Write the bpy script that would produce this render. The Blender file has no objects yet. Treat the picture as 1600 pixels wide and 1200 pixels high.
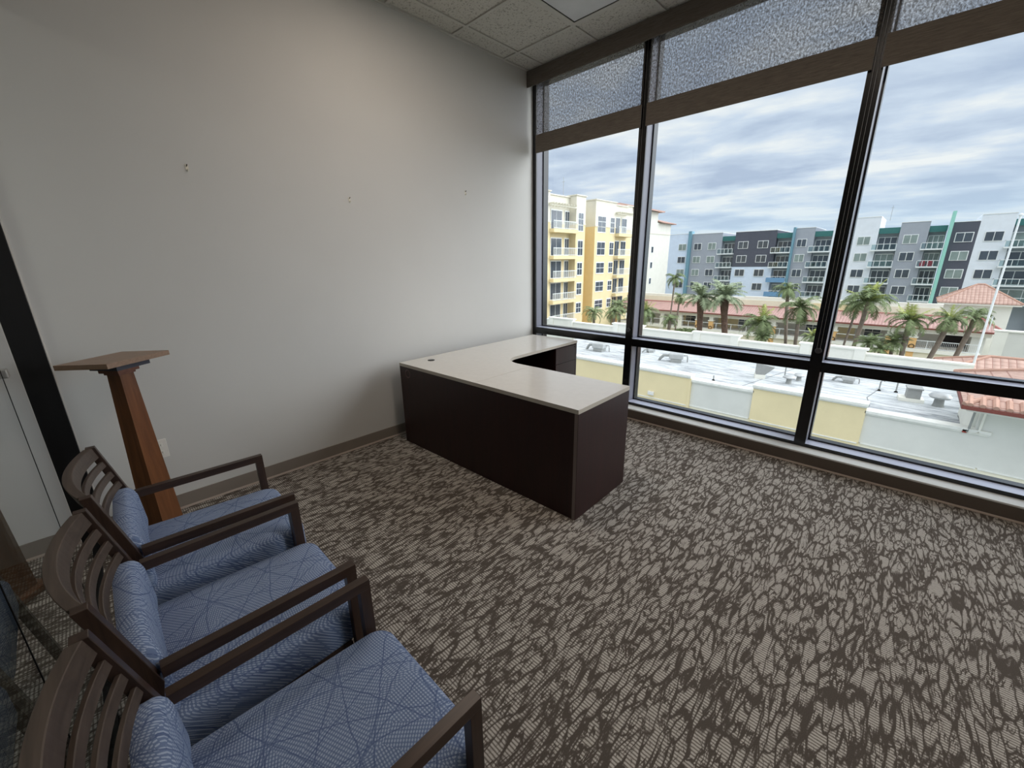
import bpy, bmesh, math, random
from mathutils import Vector, Matrix
random.seed(7)
C = bpy.context.scene.collection
S = bpy.context.scene
PI = math.pi

# ------------------------------------------------------------------ camera
CAM = Vector((3.1791, -3.5356, 1.5111))
YAW, PIT, ROL, FPX = 0.7705, 0.2900, -0.0148, 636.35
fw = Vector((-math.sin(YAW)*math.cos(PIT), math.cos(YAW)*math.cos(PIT), -math.sin(PIT)))
r0 = Vector((math.cos(YAW), math.sin(YAW), 0)); u0 = r0.cross(fw)
rt = r0*math.cos(ROL) + u0*math.sin(ROL); up = -r0*math.sin(ROL) + u0*math.cos(ROL)
cd = bpy.data.cameras.new('camera'); cam = bpy.data.objects.new('camera', cd); C.objects.link(cam)
cd.sensor_width = 36; cd.lens = FPX/1600*36; cd.clip_start = 0.03; cd.clip_end = 2000
m = Matrix((rt, up, -fw)).transposed().to_4x4(); m.translation = CAM; cam.matrix_world = m
S.camera = cam

# ------------------------------------------------------------------ world: overcast sky with streaked clouds
W = bpy.data.worlds.new('sky'); S.world = W; W.use_nodes = True
nt = W.node_tree; nt.nodes.clear()
def N(t, **k):
    n = nt.nodes.new(t)
    for a, b in k.items(): setattr(n, a, b)
    return n
tc = N('ShaderNodeTexCoord'); sep = N('ShaderNodeSeparateXYZ'); nt.links.new(tc.outputs['Generated'], sep.inputs[0])
def M(op, a, b=None, clamp=False):
    n = N('ShaderNodeMath', operation=op, use_clamp=clamp)
    for i, x in enumerate((a, b)):
        if x is None: continue
        if isinstance(x, (int, float)): n.inputs[i].default_value = x
        else: nt.links.new(x, n.inputs[i])
    return n.outputs[0]
zz = M('ADD', M('MAXIMUM', sep.outputs[2], 0.0), 0.10)
cx_, cy_ = M('DIVIDE', sep.outputs[0], zz), M('DIVIDE', sep.outputs[1], zz)
# a cloud deck seen in perspective, rows running a little askew of the view
ca, sa = math.cos(0.25), math.sin(0.25)
px_ = M('ADD', M('MULTIPLY', cx_, ca*0.62), M('MULTIPLY', cy_, sa*0.62))
py_ = M('ADD', M('MULTIPLY', cx_, -sa*0.85), M('MULTIPLY', cy_, ca*0.85))
cmb = N('ShaderNodeCombineXYZ'); nt.links.new(px_, cmb.inputs[0]); nt.links.new(py_, cmb.inputs[1])
n1 = N('ShaderNodeTexNoise'); n1.inputs['Scale'].default_value = 1.7; n1.inputs['Detail'].default_value = 7
n1.inputs['Roughness'].default_value = 0.55; n1.inputs['Distortion'].default_value = 0.15
nt.links.new(cmb.outputs[0], n1.inputs['Vector'])
cr = N('ShaderNodeValToRGB'); nt.links.new(n1.outputs['Fac'], cr.inputs[0])
cr.color_ramp.elements[0].position = 0.36; cr.color_ramp.elements[0].color = (0.50, 0.60, 0.77, 1)
cr.color_ramp.elements[1].position = 0.62; cr.color_ramp.elements[1].color = (0.96, 0.99, 1.0, 1)
e = cr.color_ramp.elements.new(0.49); e.color = (0.68, 0.78, 0.92, 1)
hz = N('ShaderNodeMixRGB'); hz.inputs[2].default_value = (0.62, 0.80, 0.96, 1)
nt.links.new(cr.outputs[0], hz.inputs[1])
hf = M('MULTIPLY', M('SUBTRACT', 1.0, M('MULTIPLY', sep.outputs[2], 7.0), clamp=True), 0.8)
nt.links.new(hf, hz.inputs[0])
bgn = N('ShaderNodeBackground'); nt.links.new(hz.outputs[0], bgn.inputs[0])
# the overcast is brightest high up
hi_ = M('MULTIPLY', M('SUBTRACT', sep.outputs[2], 0.50), 2.2, True)
# ... plus an added bright patch, out of view on the right, lighting the left wall
sdir = Vector((0.80, 0.50, 0.36)).normalized()
dt_ = M('ADD', M('ADD', M('MULTIPLY', sep.outputs[0], sdir.x), M('MULTIPLY', sep.outputs[1], sdir.y)), M('MULTIPLY', sep.outputs[2], sdir.z))
gl_ = M('POWER', M('MULTIPLY', M('SUBTRACT', dt_, 0.62), 1/0.38, True), 2.0)
stn = M('ADD', M('ADD', 0.98, M('MULTIPLY', hi_, 1.3)), M('MULTIPLY', gl_, 6.5))
nt.links.new(stn, bgn.inputs[1])
wmix = N('ShaderNodeMixRGB'); wmix.inputs[2].default_value = (0.97, 0.98, 1.0, 1)
nt.links.new(hz.outputs[0], wmix.inputs[1]); nt.links.new(M('MAXIMUM', hi_, gl_), wmix.inputs[0]); nt.links.new(wmix.outputs[0], bgn.inputs[0])
wo = N('ShaderNodeOutputWorld'); nt.links.new(bgn.outputs[0], wo.inputs[0])

# broad soft fill from behind this building, added to brighten the facing facades
sd = bpy.data.lights.new('facade_fill_sun', 'SUN'); sd.energy = 0.9; sd.angle = math.radians(50); sd.color = (1, 0.97, 0.93)
so = bpy.data.objects.new('facade_fill_sun', sd); C.objects.link(so)
so.rotation_euler = Vector((0.35, -0.80, 0.95)).to_track_quat('Z', 'Y').to_euler()

S.view_settings.view_transform = 'Standard'; S.view_settings.look = 'None'
S.view_settings.exposure = 0.0; S.view_settings.gamma = 1.0; S.view_settings.use_curve_mapping = False

# ------------------------------------------------------------------ helpers
def srgb(r, g, b):
    f = lambda c: (c/255/12.92) if c/255 <= 0.04045 else ((c/255+0.055)/1.055)**2.4
    return (f(r), f(g), f(b), 1)

class G:
    """little node-graph writer"""
    def __init__(s, name, rough=0.6, spec=0.3, metal=0.0):
        s.m = bpy.data.materials.new(name); s.m.use_nodes = True; s.t = s.m.node_tree
        s.b = s.t.nodes['Principled BSDF']; s.b.inputs['Roughness'].default_value = rough
        s.b.inputs['Specular IOR Level'].default_value = spec; s.b.inputs['Metallic'].default_value = metal
        s.out = s.t.nodes['Material Output']; s._c = None
    def n(s, t, ins=None, **k):
        n = s.t.nodes.new(t)
        for a, b in k.items(): setattr(n, a, b)
        for a, b in (ins or {}).items(): s.put(n.inputs[a], b)
        return n
    def put(s, sock, v):
        if hasattr(v, 'is_output'): s.t.links.new(v, sock)
        else: sock.default_value = v
    def co(s): 
        if s._c is None: s._c = s.n('ShaderNodeTexCoord').outputs['Object']
        return s._c
    def xyz(s, v=None):
        return s.n('ShaderNodeSeparateXYZ', {0: v or s.co()}).outputs
    def math(s, op, a, b=0.0, clamp=False):
        return s.n('ShaderNodeMath', {0: a, 1: b}, operation=op, use_clamp=clamp).outputs[0]
    def mp(s, scale=(1, 1, 1), rot=(0, 0, 0), loc=(0, 0, 0), v=None):
        return s.n('ShaderNodeMapping', {'Vector': v or s.co(), 'Scale': scale, 'Rotation': rot, 'Location': loc}).outputs[0]
    def noise(s, scale, detail=3, v=None, rough=0.5, dist=0.0):
        n = s.n('ShaderNodeTexNoise', {'Vector': v or s.co(), 'Scale': scale, 'Detail': detail, 'Roughness': rough, 'Distortion': dist})
        return n.outputs['Fac']
    def ramp(s, fac, stops):
        n = s.n('ShaderNodeValToRGB', {0: fac}); r = n.color_ramp
        while len(r.elements) < len(stops): r.elements.new(0.5)
        for e_, (p_, c_) in zip(r.elements, stops):
            e_.position = p_; e_.color = c_ if len(c_) == 4 else (*c_, 1)
        return n.outputs[0]
    def mix(s, f, a, b, mode='MIX'):
        return s.n('ShaderNodeMixRGB', {0: f, 1: a, 2: b}, blend_type=mode).outputs[0]
    def bump(s, h, st=0.3, d=0.01):
        s.put(s.b.inputs['Normal'], s.n('ShaderNodeBump', {'Height': h, 'Strength': st, 'Distance': d}).outputs[0])
    def col(s, c): s.put(s.b.inputs['Base Color'], c); return s

def flat(name, c, rough=0.6, spec=0.3, metal=0.0, var=0.06, vs=6.0, bump=0.0, bs=60):
    g = G(name, rough, spec, metal)
    f = g.noise(vs, 4)
    lo = tuple(x*(1-var) for x in c[:3]) + (1,); hi = tuple(min(1, x*(1+var)) for x in c[:3]) + (1,)
    g.col(g.ramp(f, [(0.3, lo), (0.7, hi)]))
    if bump: g.bump(g.noise(bs, 3), bump, 0.004)
    return g.m

def new_obj(name, bm, mat, parent=None, smooth=False):
    me = bpy.data.meshes.new(name)
    bmesh.ops.recalc_face_normals(bm, faces=bm.faces[:])
    if smooth:
        for f in bm.faces: f.smooth = True
    bm.to_mesh(me); bm.free()
    for mm in (mat if isinstance(mat, (list, tuple)) else [mat]): me.materials.append(mm)
    o = bpy.data.objects.new(name, me); C.objects.link(o)
    if parent: o.parent = parent
    if smooth and hasattr(me, 'set_sharp_from_angle'): me.set_sharp_from_angle(angle=math.radians(40))
    return o
def thing(name, label, cat, loc=(0, 0, 0), rz=0, group=None):
    o = bpy.data.objects.new(name, None); C.objects.link(o); o.empty_display_size = 0.1
    o.location = loc; o.rotation_euler = (0, 0, rz); o['label'] = label; o['category'] = cat
    if group: o['group'] = group
    return o
def tag(o, label, cat, group=None):
    o['label'] = label; o['category'] = cat
    if group: o['group'] = group
    return o
def struct(name, bm, mat, label=None):
    o = new_obj(name, bm, mat); o['kind'] = 'structure'
    if label: o['label'] = label
    return o
def box(bm, x0, x1, y0, y1, z0, z1, mi=0, bev=0):
    v = [bm.verts.new((x, y, z)) for x in (x0, x1) for y in (y0, y1) for z in (z0, z1)]
    fs = [bm.faces.new([v[i] for i in q]) for q in ((0, 1, 3, 2), (4, 6, 7, 5), (0, 4, 5, 1), (2, 3, 7, 6), (0, 2, 6, 4), (1, 5, 7, 3))]
    for f in fs: f.material_index = mi
    if bev: bmesh.ops.bevel(bm, geom=list({e for f in fs for e in f.edges}), offset=bev, segments=2, profile=0.6, affect='EDGES')
    return fs
def B(*a, **k):
    bm = bmesh.new(); box(bm, *a, **k); return bm
def BB(lst, bev=0):
    bm = bmesh.new()
    for a in lst: box(bm, *a, bev=bev)
    return bm
def prism(bm, pts, z0, z1, mi=0):
    a = [bm.verts.new((x, y, z0)) for x, y in pts]; b = [bm.verts.new((x, y, z1)) for x, y in pts]
    n = len(pts); fs = [bm.faces.new(a[::-1]), bm.faces.new(b)]
    for i in range(n): fs.append(bm.faces.new((a[i], a[(i+1) % n], b[(i+1) % n], b[i])))
    for f in fs: f.material_index = mi
    return fs
def poly(bm, pts, mi=0):
    f = bm.faces.new([bm.verts.new(p_) for p_ in pts]); f.material_index = mi; return f
def bar(bm, p0, p1, w, d, ref=Vector((1, 0, 0)), mi=0):
    """rectangular bar p0->p1; w along ref, d across"""
    p0, p1 = Vector(p0), Vector(p1); t = (p1-p0).normalized(); a = (ref - t*ref.dot(t)).normalized(); b = t.cross(a)
    q = [[bm.verts.new(p_ + a*sx*w/2 + b*sy*d/2) for sx, sy in ((-1, -1), (1, -1), (1, 1), (-1, 1))] for p_ in (p0, p1)]
    bm.faces.new(q[0][::-1]); bm.faces.new(q[1])
    for i in range(4): bm.faces.new((q[0][i], q[0][(i+1) % 4], q[1][(i+1) % 4], q[1][i]))
def tube(bm, pts, rad, n=8, cap=True):
    pts = [Vector(p_) for p_ in pts]; rs = rad if isinstance(rad, (list, tuple)) else [rad]*len(pts)
    rings = []
    for i, p_ in enumerate(pts):
        t = (pts[min(i+1, len(pts)-1)] - pts[max(i-1, 0)]).normalized()
        a = t.cross(Vector((0, 0, 1)) if abs(t.z) < 0.9 else Vector((0, 1, 0))).normalized(); b = t.cross(a)
        rings.append([bm.verts.new(p_ + (a*math.cos(2*PI*k/n) + b*math.sin(2*PI*k/n))*rs[i]) for k in range(n)])
    for r1, r2 in zip(rings, rings[1:]):
        for k in range(n): bm.faces.new((r1[k], r1[(k+1) % n], r2[(k+1) % n], r2[k]))
    if cap: bm.faces.new(rings[0]); bm.faces.new(rings[-1])
def lathe(bm, prof, c=(0, 0, 0), n=20):
    c = Vector(c); rings = []
    for r, z in prof: rings.append([bm.verts.new(c + Vector((r*math.cos(2*PI*k/n), r*math.sin(2*PI*k/n), z))) for k in range(n)])
    for r1, r2 in zip(rings, rings[1:]):
        for k in range(n): bm.faces.new((r1[k], r1[(k+1) % n], r2[(k+1) % n], r2[k]))
    bm.faces.new(rings[0]); bm.faces.new(rings[-1])
def rrect(w, d, r, seg=6):
    out = []
    for cx, cy, a0 in ((w/2-r, d/2-r, 0), (-w/2+r, d/2-r, 90), (-w/2+r, -d/2+r, 180), (w/2-r, -d/2+r, 270)):
        for i in range(seg+1):
            a = math.radians(a0 + 90*i/seg); out.append((cx + r*math.cos(a), cy + r*math.sin(a)))
    return out
def copy_tree(o, parent=None):
    c = o.copy(); C.objects.link(c); c.parent = parent
    for ch in list(o.children): copy_tree(ch, c)
    return c

# ------------------------------------------------------------------ materials
def mat_wall():
    g = G('wall_paint', 0.75, 0.2); g.col(g.ramp(g.noise(1.3, 3), [(0.3, srgb(198, 197, 194)), (0.7, srgb(202, 201, 198))]))
    g.bump(g.noise(260, 2), 0.06, 0.002); return g.m
def mat_carpet():
    g = G('carpet', 0.95, 0.05)
    v = g.mp((1, 0.22, 1))
    def warp(vec, sc, amt):
        w_ = g.n('ShaderNodeTexNoise', {'Vector': vec, 'Scale': sc, 'Detail': 2.0}).outputs['Color']
        w_ = g.n('ShaderNodeVectorMath', {0: w_, 1: (0.5, 0.5, 0.5)}, operation='SUBTRACT').outputs[0]
        w_ = g.n('ShaderNodeVectorMath', {0: w_, 'Scale': amt}, operation='SCALE').outputs[0]
        return g.n('ShaderNodeVectorMath', {0: vec, 1: w_}, operation='ADD').outputs[0]
    v2 = warp(warp(v, 10.0, 0.06), 55.0, 0.020)
    d1 = g.n('ShaderNodeTexVoronoi', {'Vector': v2, 'Scale': 33.0, 'Randomness': 1.0}, feature='DISTANCE_TO_EDGE').outputs['Distance']
    d2 = g.n('ShaderNodeTexVoronoi', {'Vector': v2, 'Scale': 70.0, 'Randomness': 1.0}, feature='DISTANCE_TO_EDGE').outputs['Distance']
    wd = g.math('MULTIPLY', g.math('SUBTRACT', g.noise(7.0, 2), 0.26), 0.19)
    a = g.math('MULTIPLY', g.math('SUBTRACT', d1, wd), 11.0, True)
    b = g.math('MULTIPLY', g.math('SUBTRACT', d2, g.math('MULTIPLY', g.math('SUBTRACT', g.noise(14.0, 2, g.mp(loc=(3, 1, 0))), 0.50), 0.55)), 14.0, True)
    fleck = g.math('MULTIPLY', a, b)
    # tufted rows across the flecks
    xs = g.xyz()
    row = g.math('SINE', g.math('ADD', g.math('MULTIPLY', xs[1], 2*PI/0.0115), g.math('MULTIPLY', g.noise(60, 1), 2.0)))
    row = g.math('MULTIPLY', g.math('ADD', row, 0.62), 1.3, True)
    dots = g.math('ADD', 0.55, g.math('MULTIPLY', g.noise(420, 1), 0.9))
    lt = g.mix(row, srgb(118, 111, 104), srgb(186, 180, 172))
    lt = g.mix(1.0, lt, dots, 'MULTIPLY')
    dk = g.mix(g.noise(300, 2), srgb(70, 63, 58), srgb(98, 91, 84))
    g.col(g.mix(fleck, dk, lt)); g.bump(g.math('ADD', g.noise(350, 2), g.math('MULTIPLY', fleck, 0.5)), 0.35, 0.003)
    return g.m
def mat_ceiling():
    g = G('acoustic_tile', 0.9, 0.1)
    pits = g.math('GREATER_THAN', g.noise(70, 3, rough=0.7), 0.58)
    g.col(g.mix(pits, srgb(196, 193, 186), srgb(150, 147, 140))); g.bump(g.noise(95, 3), 0.3, 0.003); return g.m
def mat_wood(name, c1, c2, rough=0.4, axis=2, spec=0.4, sc=1.0):
    g = G(name, rough, spec); s_ = [14*sc, 14*sc, 14*sc]; s_[axis] = 1.1*sc
    n_ = g.noise(2.2, 6, g.mp(tuple(s_)), 0.6, 0.8)
    g.col(g.ramp(n_, [(0.28, c1), (0.72, c2)])); return g.m
def glass(name, tint, k=1.0, rough=0.0):
    """thin architectural pane: clear, with an angle-dependent reflection"""
    g = G(name)
    geo = g.n('ShaderNodeNewGeometry')
    dt = g.n('ShaderNodeVectorMath', {0: geo.outputs['Normal'], 1: geo.outputs['Incoming']}, operation='DOT_PRODUCT').outputs['Value']
    c_ = g.math('SUBTRACT', 1.0, g.math('ABSOLUTE', dt), True)
    f = g.math('MULTIPLY', g.math('ADD', 0.035, g.math('MULTIPLY', g.math('POWER', c_, 5.0), 0.9)), k, True)
    tr = g.n('ShaderNodeBsdfTransparent', {'Color': tint}).outputs[0]
    gl = g.n('ShaderNodeBsdfGlossy', {'Color': (1, 1, 1, 1), 'Roughness': rough}).outputs[0]
    mx = g.n('ShaderNodeMixShader', {0: f, 1: tr, 2: gl}).outputs[0]
    g.t.links.new(mx, g.out.inputs[0]); return g.m
def mat_fabric():
    g = G('woven_blue_fabric', 0.9, 0.1)
    x, y, z = g.xyz()
    wob = g.math('MULTIPLY', g.math('SUBTRACT', g.noise(9, 2), 0.5), 0.030)
    ssum = g.math('ADD', y, g.math('MULTIPLY', z, 1.0))
    lines = None
    for k, (an, pit, off) in enumerate(((22, .105, .01), (-31, .13, .04), (58, .12, .02), (-64, .16, .07), (40, .21, .1), (-12, .19, .03), (80, .17, .05))):
        a_ = math.radians(an)
        u_ = g.math('ADD', g.math('MULTIPLY', x, math.cos(a_)), g.math('MULTIPLY', ssum, math.sin(a_)))
        u_ = g.math('ADD', g.math('ADD', u_, wob), off + 5)
        d_ = g.math('ABSOLUTE', g.math('SUBTRACT', g.math('FRACT', g.math('DIVIDE', u_, pit)), 0.5))
        l_ = g.math('LESS_THAN', d_, 0.0016/pit)
        lines = l_ if lines is None else g.math('MAXIMUM', lines, l_)
    # dotted weave whose rows turn from panel to panel
    cell = g.n('ShaderNodeTexVoronoi', {'Vector': g.mp((1, 1, 1)), 'Scale': 9.0}).outputs['Color']
    cs = g.xyz(cell)[0]
    ph = g.math('MULTIPLY', cs, 3.0)
    u1 = g.math('ADD', g.math('MULTIPLY', x, g.math('COSINE', ph)), g.math('MULTIPLY', ssum, g.math('SINE', ph)))
    u2 = g.math('SUBTRACT', g.math('MULTIPLY', ssum, g.math('COSINE', ph)), g.math('MULTIPLY', x, g.math('SINE', ph)))
    w1 = g.math('SINE', g.math('MULTIPLY', u1, 2*PI/0.0062)); w2 = g.math('SINE', g.math('MULTIPLY', u2, 2*PI/0.0085))
    dot = g.math('GREATER_THAN', g.math('ADD', w1, g.math('MULTIPLY', w2, 0.75)), 0.35)
    base = g.mix(g.noise(40, 2), srgb(96, 110, 140), srgb(112, 128, 158))
    c_ = g.mix(g.math('MULTIPLY', dot, 0.6), base, srgb(176, 188, 208))
    c_ = g.mix(g.math('MULTIPLY', lines, 0.7), c_, srgb(74, 90, 126))
    g.col(c_); g.bump(g.math('ADD', g.math('MULTIPLY', dot, 0.5), g.noise(500, 1)), 0.35, 0.0015)
    return g.m
def mat_shade():
    g = G('shade_mesh', 0.9, 0.05)
    v = g.noise(1.0, 2, g.mp((85, 1, 60)), 0.75)
    d = g.n('ShaderNodeBsdfDiffuse', {'Color': srgb(72, 64, 58)}).outputs[0]
    tl = g.n('ShaderNodeBsdfTranslucent', {'Color': srgb(120, 116, 112)}).outputs[0]
    tr = g.n('ShaderNodeBsdfTransparent', {'Color': (0.93, 0.94, 0.98, 1)}).outputs[0]
    a = g.n('ShaderNodeMixShader', {0: 0.25, 1: d, 2: tl}).outputs[0]
    f = g.math('ADD', 0.10, g.math('MULTIPLY', g.math('MULTIPLY', g.math('SUBTRACT', v, 0.38), 3.2, True), 0.52))
    g.t.links.new(g.n('ShaderNodeMixShader', {0: f, 1: a, 2: tr}).outputs[0], g.out.inputs[0]); return g.m

WALL = mat_wall(); CARPET = mat_carpet(); CEIL = mat_ceiling(); FABRIC = mat_fabric(); SHADE = mat_shade()
GRID = flat('grid_metal', srgb(190, 188, 182), 0.5)
BLACK = flat('black_anodized', srgb(7, 7, 9), 0.24, 0.5, 0.0, 0.03)
REVEAL = flat('reveal_skylit', srgb(104, 104, 116), 0.35, 0.5, 0.0, 0.03)  # skylight on the mullion sides is put into this lighter colour
REVEALT = flat('rail_top_skylit', srgb(172, 176, 194), 0.18, 0.8, 0.0, 0.03)  # pale tone imitates the sky reflected on the up-facing rails
JAMB = flat('black_paint', srgb(14, 14, 15), 0.5, 0.3, 0.0, 0.02)
TAUPE = flat('taupe_vinyl', srgb(128, 119, 110), 0.55, 0.3, 0, 0.03)
TAUPED = flat('taupe_vinyl_lip', srgb(158, 144, 134), 0.5, 0.3, 0, 0.03)
SILL = flat('stool_paint', srgb(205, 206, 203), 0.4, 0.4, 0, 0.02)
APRON = flat('apron_brown', srgb(92, 83, 76), 0.6, 0.2, 0, 0.03)
HEM = mat_wood('shade_band_linen', srgb(94, 87, 80), srgb(124, 116, 107), 0.8, 0, 0.1, 5)
FASCIA = mat_wood('fascia_linen', srgb(88, 82, 76), srgb(112, 105, 98), 0.8, 0, 0.1, 5)
MAHOG = mat_wood('mahogany_laminate', srgb(30, 9, 8), srgb(44, 15, 13), 0.42, 2, 0.45)
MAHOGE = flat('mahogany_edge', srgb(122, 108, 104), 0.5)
TOP = flat('desk_top_laminate', srgb(212, 207, 199), 0.2, 0.6, 0, 0.02, 30)
TOPE = flat('desk_edge_band', srgb(186, 178, 166), 0.5, 0.3, 0, 0.03)
WALNUT = mat_wood('walnut_stain', srgb(40, 28, 22), srgb(64, 47, 38), 0.35, 1, 0.45, 2)
WALNUTZ = mat_wood('walnut_stain_upright', srgb(40, 28, 22), srgb(64, 47, 38), 0.35, 2, 0.45, 2)
SLATM = mat_wood('walnut_stain_slat', srgb(60, 50, 44), srgb(84, 72, 64), 0.4, 0, 0.4, 2)
OAK = mat_wood('oak_column', srgb(92, 56, 33), srgb(122, 78, 47), 0.4, 2, 0.4, 1.2)
OAKT = mat_wood('oak_top', srgb(124, 100, 82), srgb(148, 122, 102), 0.4, 0, 0.4, 2)
SLATE = flat('painted_block', srgb(76, 76, 84), 0.6)
WHITEP = flat('white_plastic', srgb(225, 222, 215), 0.4, 0.4, 0, 0.02)
STEEL = flat('steel', srgb(190, 188, 185), 0.3, 0.5, 0.8, 0.03)
DARK = flat('dark_void', srgb(18, 18, 18), 0.8, 0.1)
PANE = glass('window_glass', (0.97, 0.985, 0.985, 1), 0.5)
PART = glass('partition_glass', (0.80, 0.84, 0.83, 1), 1.35)
LENS = flat('light_lens', srgb(208, 210, 214), 0.5)

# ------------------------------------------------------------------ ROOM SHELL
HC = 3.3253; GY = -3.778; XR = 6.1
struct('floor', B(-0.02, XR, -5.6, -0.009, -0.15, 0), CARPET)
# left wall ends at the black partition jamb
struct('wall_left', B(-0.2, 0, -3.724, 0.30, -0.15, 3.9), WALL)
struct('wall_right', B(XR, XR+0.2, -5.6, 0.30, -0.15, 3.9), WALL)
CORR = flat('corridor_paint', srgb(150, 150, 146), 0.8)
bm = BB([(-0.2, XR, -5.8, -5.6, -0.15, 3.9), (-0.2, 0, -5.6, -3.84, -0.15, 3.9)])
struct('wall_back', bm, CORR)
struct('wall_window', BB([(-0.2, XR+0.2, 0, 0.30, -0.15, 0.094), (-0.2, XR+0.2, 0.24, 0.32, 3.30, 3.9)]), APRON)
# carpet base along the left wall and below the windows
def cove(pts_len, axis):
    prof = [(0, 0), (0.012, 0), (0.011, 0.006), (0.005, 0.012), (0.004, 0.098), (0, 0.1)]
    return prof
bm = bmesh.new()
pf = [(0.0, 0.002), (0.013, 0.002), (0.010, 0.008), (0.0045, 0.014), (0.004, 0.098), (0.0, 0.100)]
a = [bm.verts.new((x, -3.722, z)) for x, z in pf]; b = [bm.verts.new((x, -0.009, z)) for x, z in pf]
for i in range(len(pf)): 
    f = bm.faces.new((a[i], a[(i+1) % 6], b[(i+1) % 6], b[i])); f.material_index = 1 if i in (1, 2) else 0
bm.faces.new(a); bm.faces.new(b)
o = new_obj('baseboard_left', bm, [TAUPE, TAUPED]); o['kind'] = 'structure'
bm = bmesh.new()
a = [bm.verts.new((0.0, -x+0.0, z)) for x, z in pf]; b = [bm.verts.new((XR, -x, z)) for x, z in pf]
for i in range(len(pf)): 
    f = bm.faces.new((a[i], a[(i+1) % 6], b[(i+1) % 6], b[i])); f.material_index = 1 if i in (1, 2) else 0
bm.faces.new(a); bm.faces.new(b)
o = new_obj('baseboard_window', bm, [APRON, TAUPED]); o['kind'] = 'structure'
struct('trim_1', B(0.0, XR, -0.006, 0.20, 0.095, 0.107, bev=0.002), SILL, 'pale painted stool below the windows')
struct('trim_2', B(-0.002, 0.007, -3.7285, -3.7185, 0, HC), WHITEP, 'thin white strip for the highlight on the wall edge beside the black jamb')  # white strip stands in for the bright lit edge of the drywall

# ceiling: lay-in tiles between a metal grid
T = 0.6096; X0 = 0.1912; Y0 = -0.3186
bm = B(-0.2, XR+0.2, -5.8, 0.30, HC+0.012, HC+0.05)
ceiling = struct('ceiling', bm, CEIL)
bm = bmesh.new()
xs = [X0 + T*i for i in range(0, 10) if X0 + T*i < XR]; ys = [Y0 - T*i for i in range(0, 9)]
for x in xs: box(bm, x-0.012, x+0.012, -5.6, 0.20, HC+0.002, HC+0.0125)
for y in ys: box(bm, 0.0, XR, y-0.012, y+0.012, HC+0.0015, HC+0.012)
box(bm, 0.0, 0.022, -3.724, 0.20, HC-0.001, HC+0.012)
o = new_obj('ceiling_grid', bm, GRID, ceiling)

def troffer(ix, iy, label, lit):
    x0, y1 = X0 + T*ix, Y0 - T*iy; cx, cy = x0 + T/2, y1 - T/2
    t = thing('ceiling_light', label, 'ceiling light', (cx, cy, HC))
    new_obj('frame', BB([(-.29, .29, -.29, -.262, -.004, .03), (-.29, .29, .262, .29, -.004, .03), (-.29, -.262, -.262, .262, -.004, .03), (.262, .29, -.262, .262, -.004, .03)]), GRID, t)
    new_obj('shadow_gap', BB([(-.262, .262, -.262, -.257, .0, .004), (-.262, .262, .257, .262, .0, .004), (-.262, -.257, -.257, .257, .0, .004), (.257, .262, -.257, .257, .0, .004)]), DARK, t)
    if lit:
        g = G('lit_lens_'+str(ix)); g.put(g.b.inputs['Emission Color'], (1, 0.80, 0.62, 1)); g.put(g.b.inputs['Emission Strength'], 2.0)
        mm = g.m
    else: mm = LENS
    new_obj('diffuser', B(-.257, .257, -.257, .257, .002, .010), mm, t)
    if lit:
        ld = bpy.data.lights.new('lamp', 'AREA'); ld.shape = 'SQUARE'; ld.size = 0.5; ld.energy = lit; ld.color = (1, 0.86, 0.74)
        lo = bpy.data.objects.new('lamp', ld); C.objects.link(lo); lo.parent = t; lo.location = (0, 0, -0.004)
    return t
troffer(1, 0, 'square ceiling light, unlit flat grey panel beside the window fascia', 0)
troffer(1, 2, 'lit square ceiling light nearest the grey wall, above the desk front', 12)
troffer(4, 2, 'added unseen fill light in the ceiling, middle of the room', 11)  # not seen; added to raise the room's brightness
troffer(7, 2, 'added unseen fill light in the ceiling, farthest from the grey wall', 11)  # another unseen panel, added to even out the room light

# ------------------------------------------------------------------ WINDOW WALL
YF, YG = 0.107, 0.255           # mullion face and glass plane
MX = [(0.0, 0.047), (1.2116, 1.2847), (2.7214, 2.7952), (4.235, 4.308), (5.746, 5.82)]
for i, (a_, b_) in enumerate(MX):
    bm = bmesh.new()
    z0 = 0.107
    box(bm, a_, b_, YF, YF+0.016, z0, HC+0.2, bev=0.0015)
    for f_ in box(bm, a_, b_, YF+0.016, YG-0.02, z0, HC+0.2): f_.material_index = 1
    # glazing stops, a little proud of the glass
    if i: box(bm, a_-0.012, a_, YG-0.035, YG+0.03, z0, HC+0.2)
    box(bm, b_, b_+0.012, YG-0.035, YG+0.03, z0, HC+0.2)
    box(bm, a_, b_, YG-0.02, YG+0.06, z0, HC+0.2)
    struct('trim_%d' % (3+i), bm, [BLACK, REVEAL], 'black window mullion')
for i in range(4):
    xa, xb = MX[i][1], MX[i+1][0]
    bm = bmesh.new()
    for za, zb_ in ((0.107, 0.133), (0.7074, 0.7802)):
        box(bm, xa, xb, YF, YF+0.006, za, zb_, bev=0.0015)
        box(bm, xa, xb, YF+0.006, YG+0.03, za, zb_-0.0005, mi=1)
    box(bm, xa, xb, YG-0.035, YG+0.03, 0.133, 0.145); box(bm, xa, xb, YG-0.035, YG+0.03, 0.7802, 0.792); box(bm, xa, xb, YG-0.035, YG+0.03, 0.695, 0.7074)
    box(bm, xa, xb, YG-0.08, YG+0.03, 3.26, 3.5)
    w = bpy.data.objects.new('window_%d' % (i+1), None); C.objects.link(w); w['kind'] = 'structure'
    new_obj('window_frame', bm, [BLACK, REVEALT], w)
    new_obj('lower_pane', B(xa, xb, YG, YG+0.006, 0.14, 0.70), PANE, w)
    new_obj('upper_pane', B(xa, xb, YG, YG+0.006, 0.785, 3.30), PANE, w)

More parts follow.
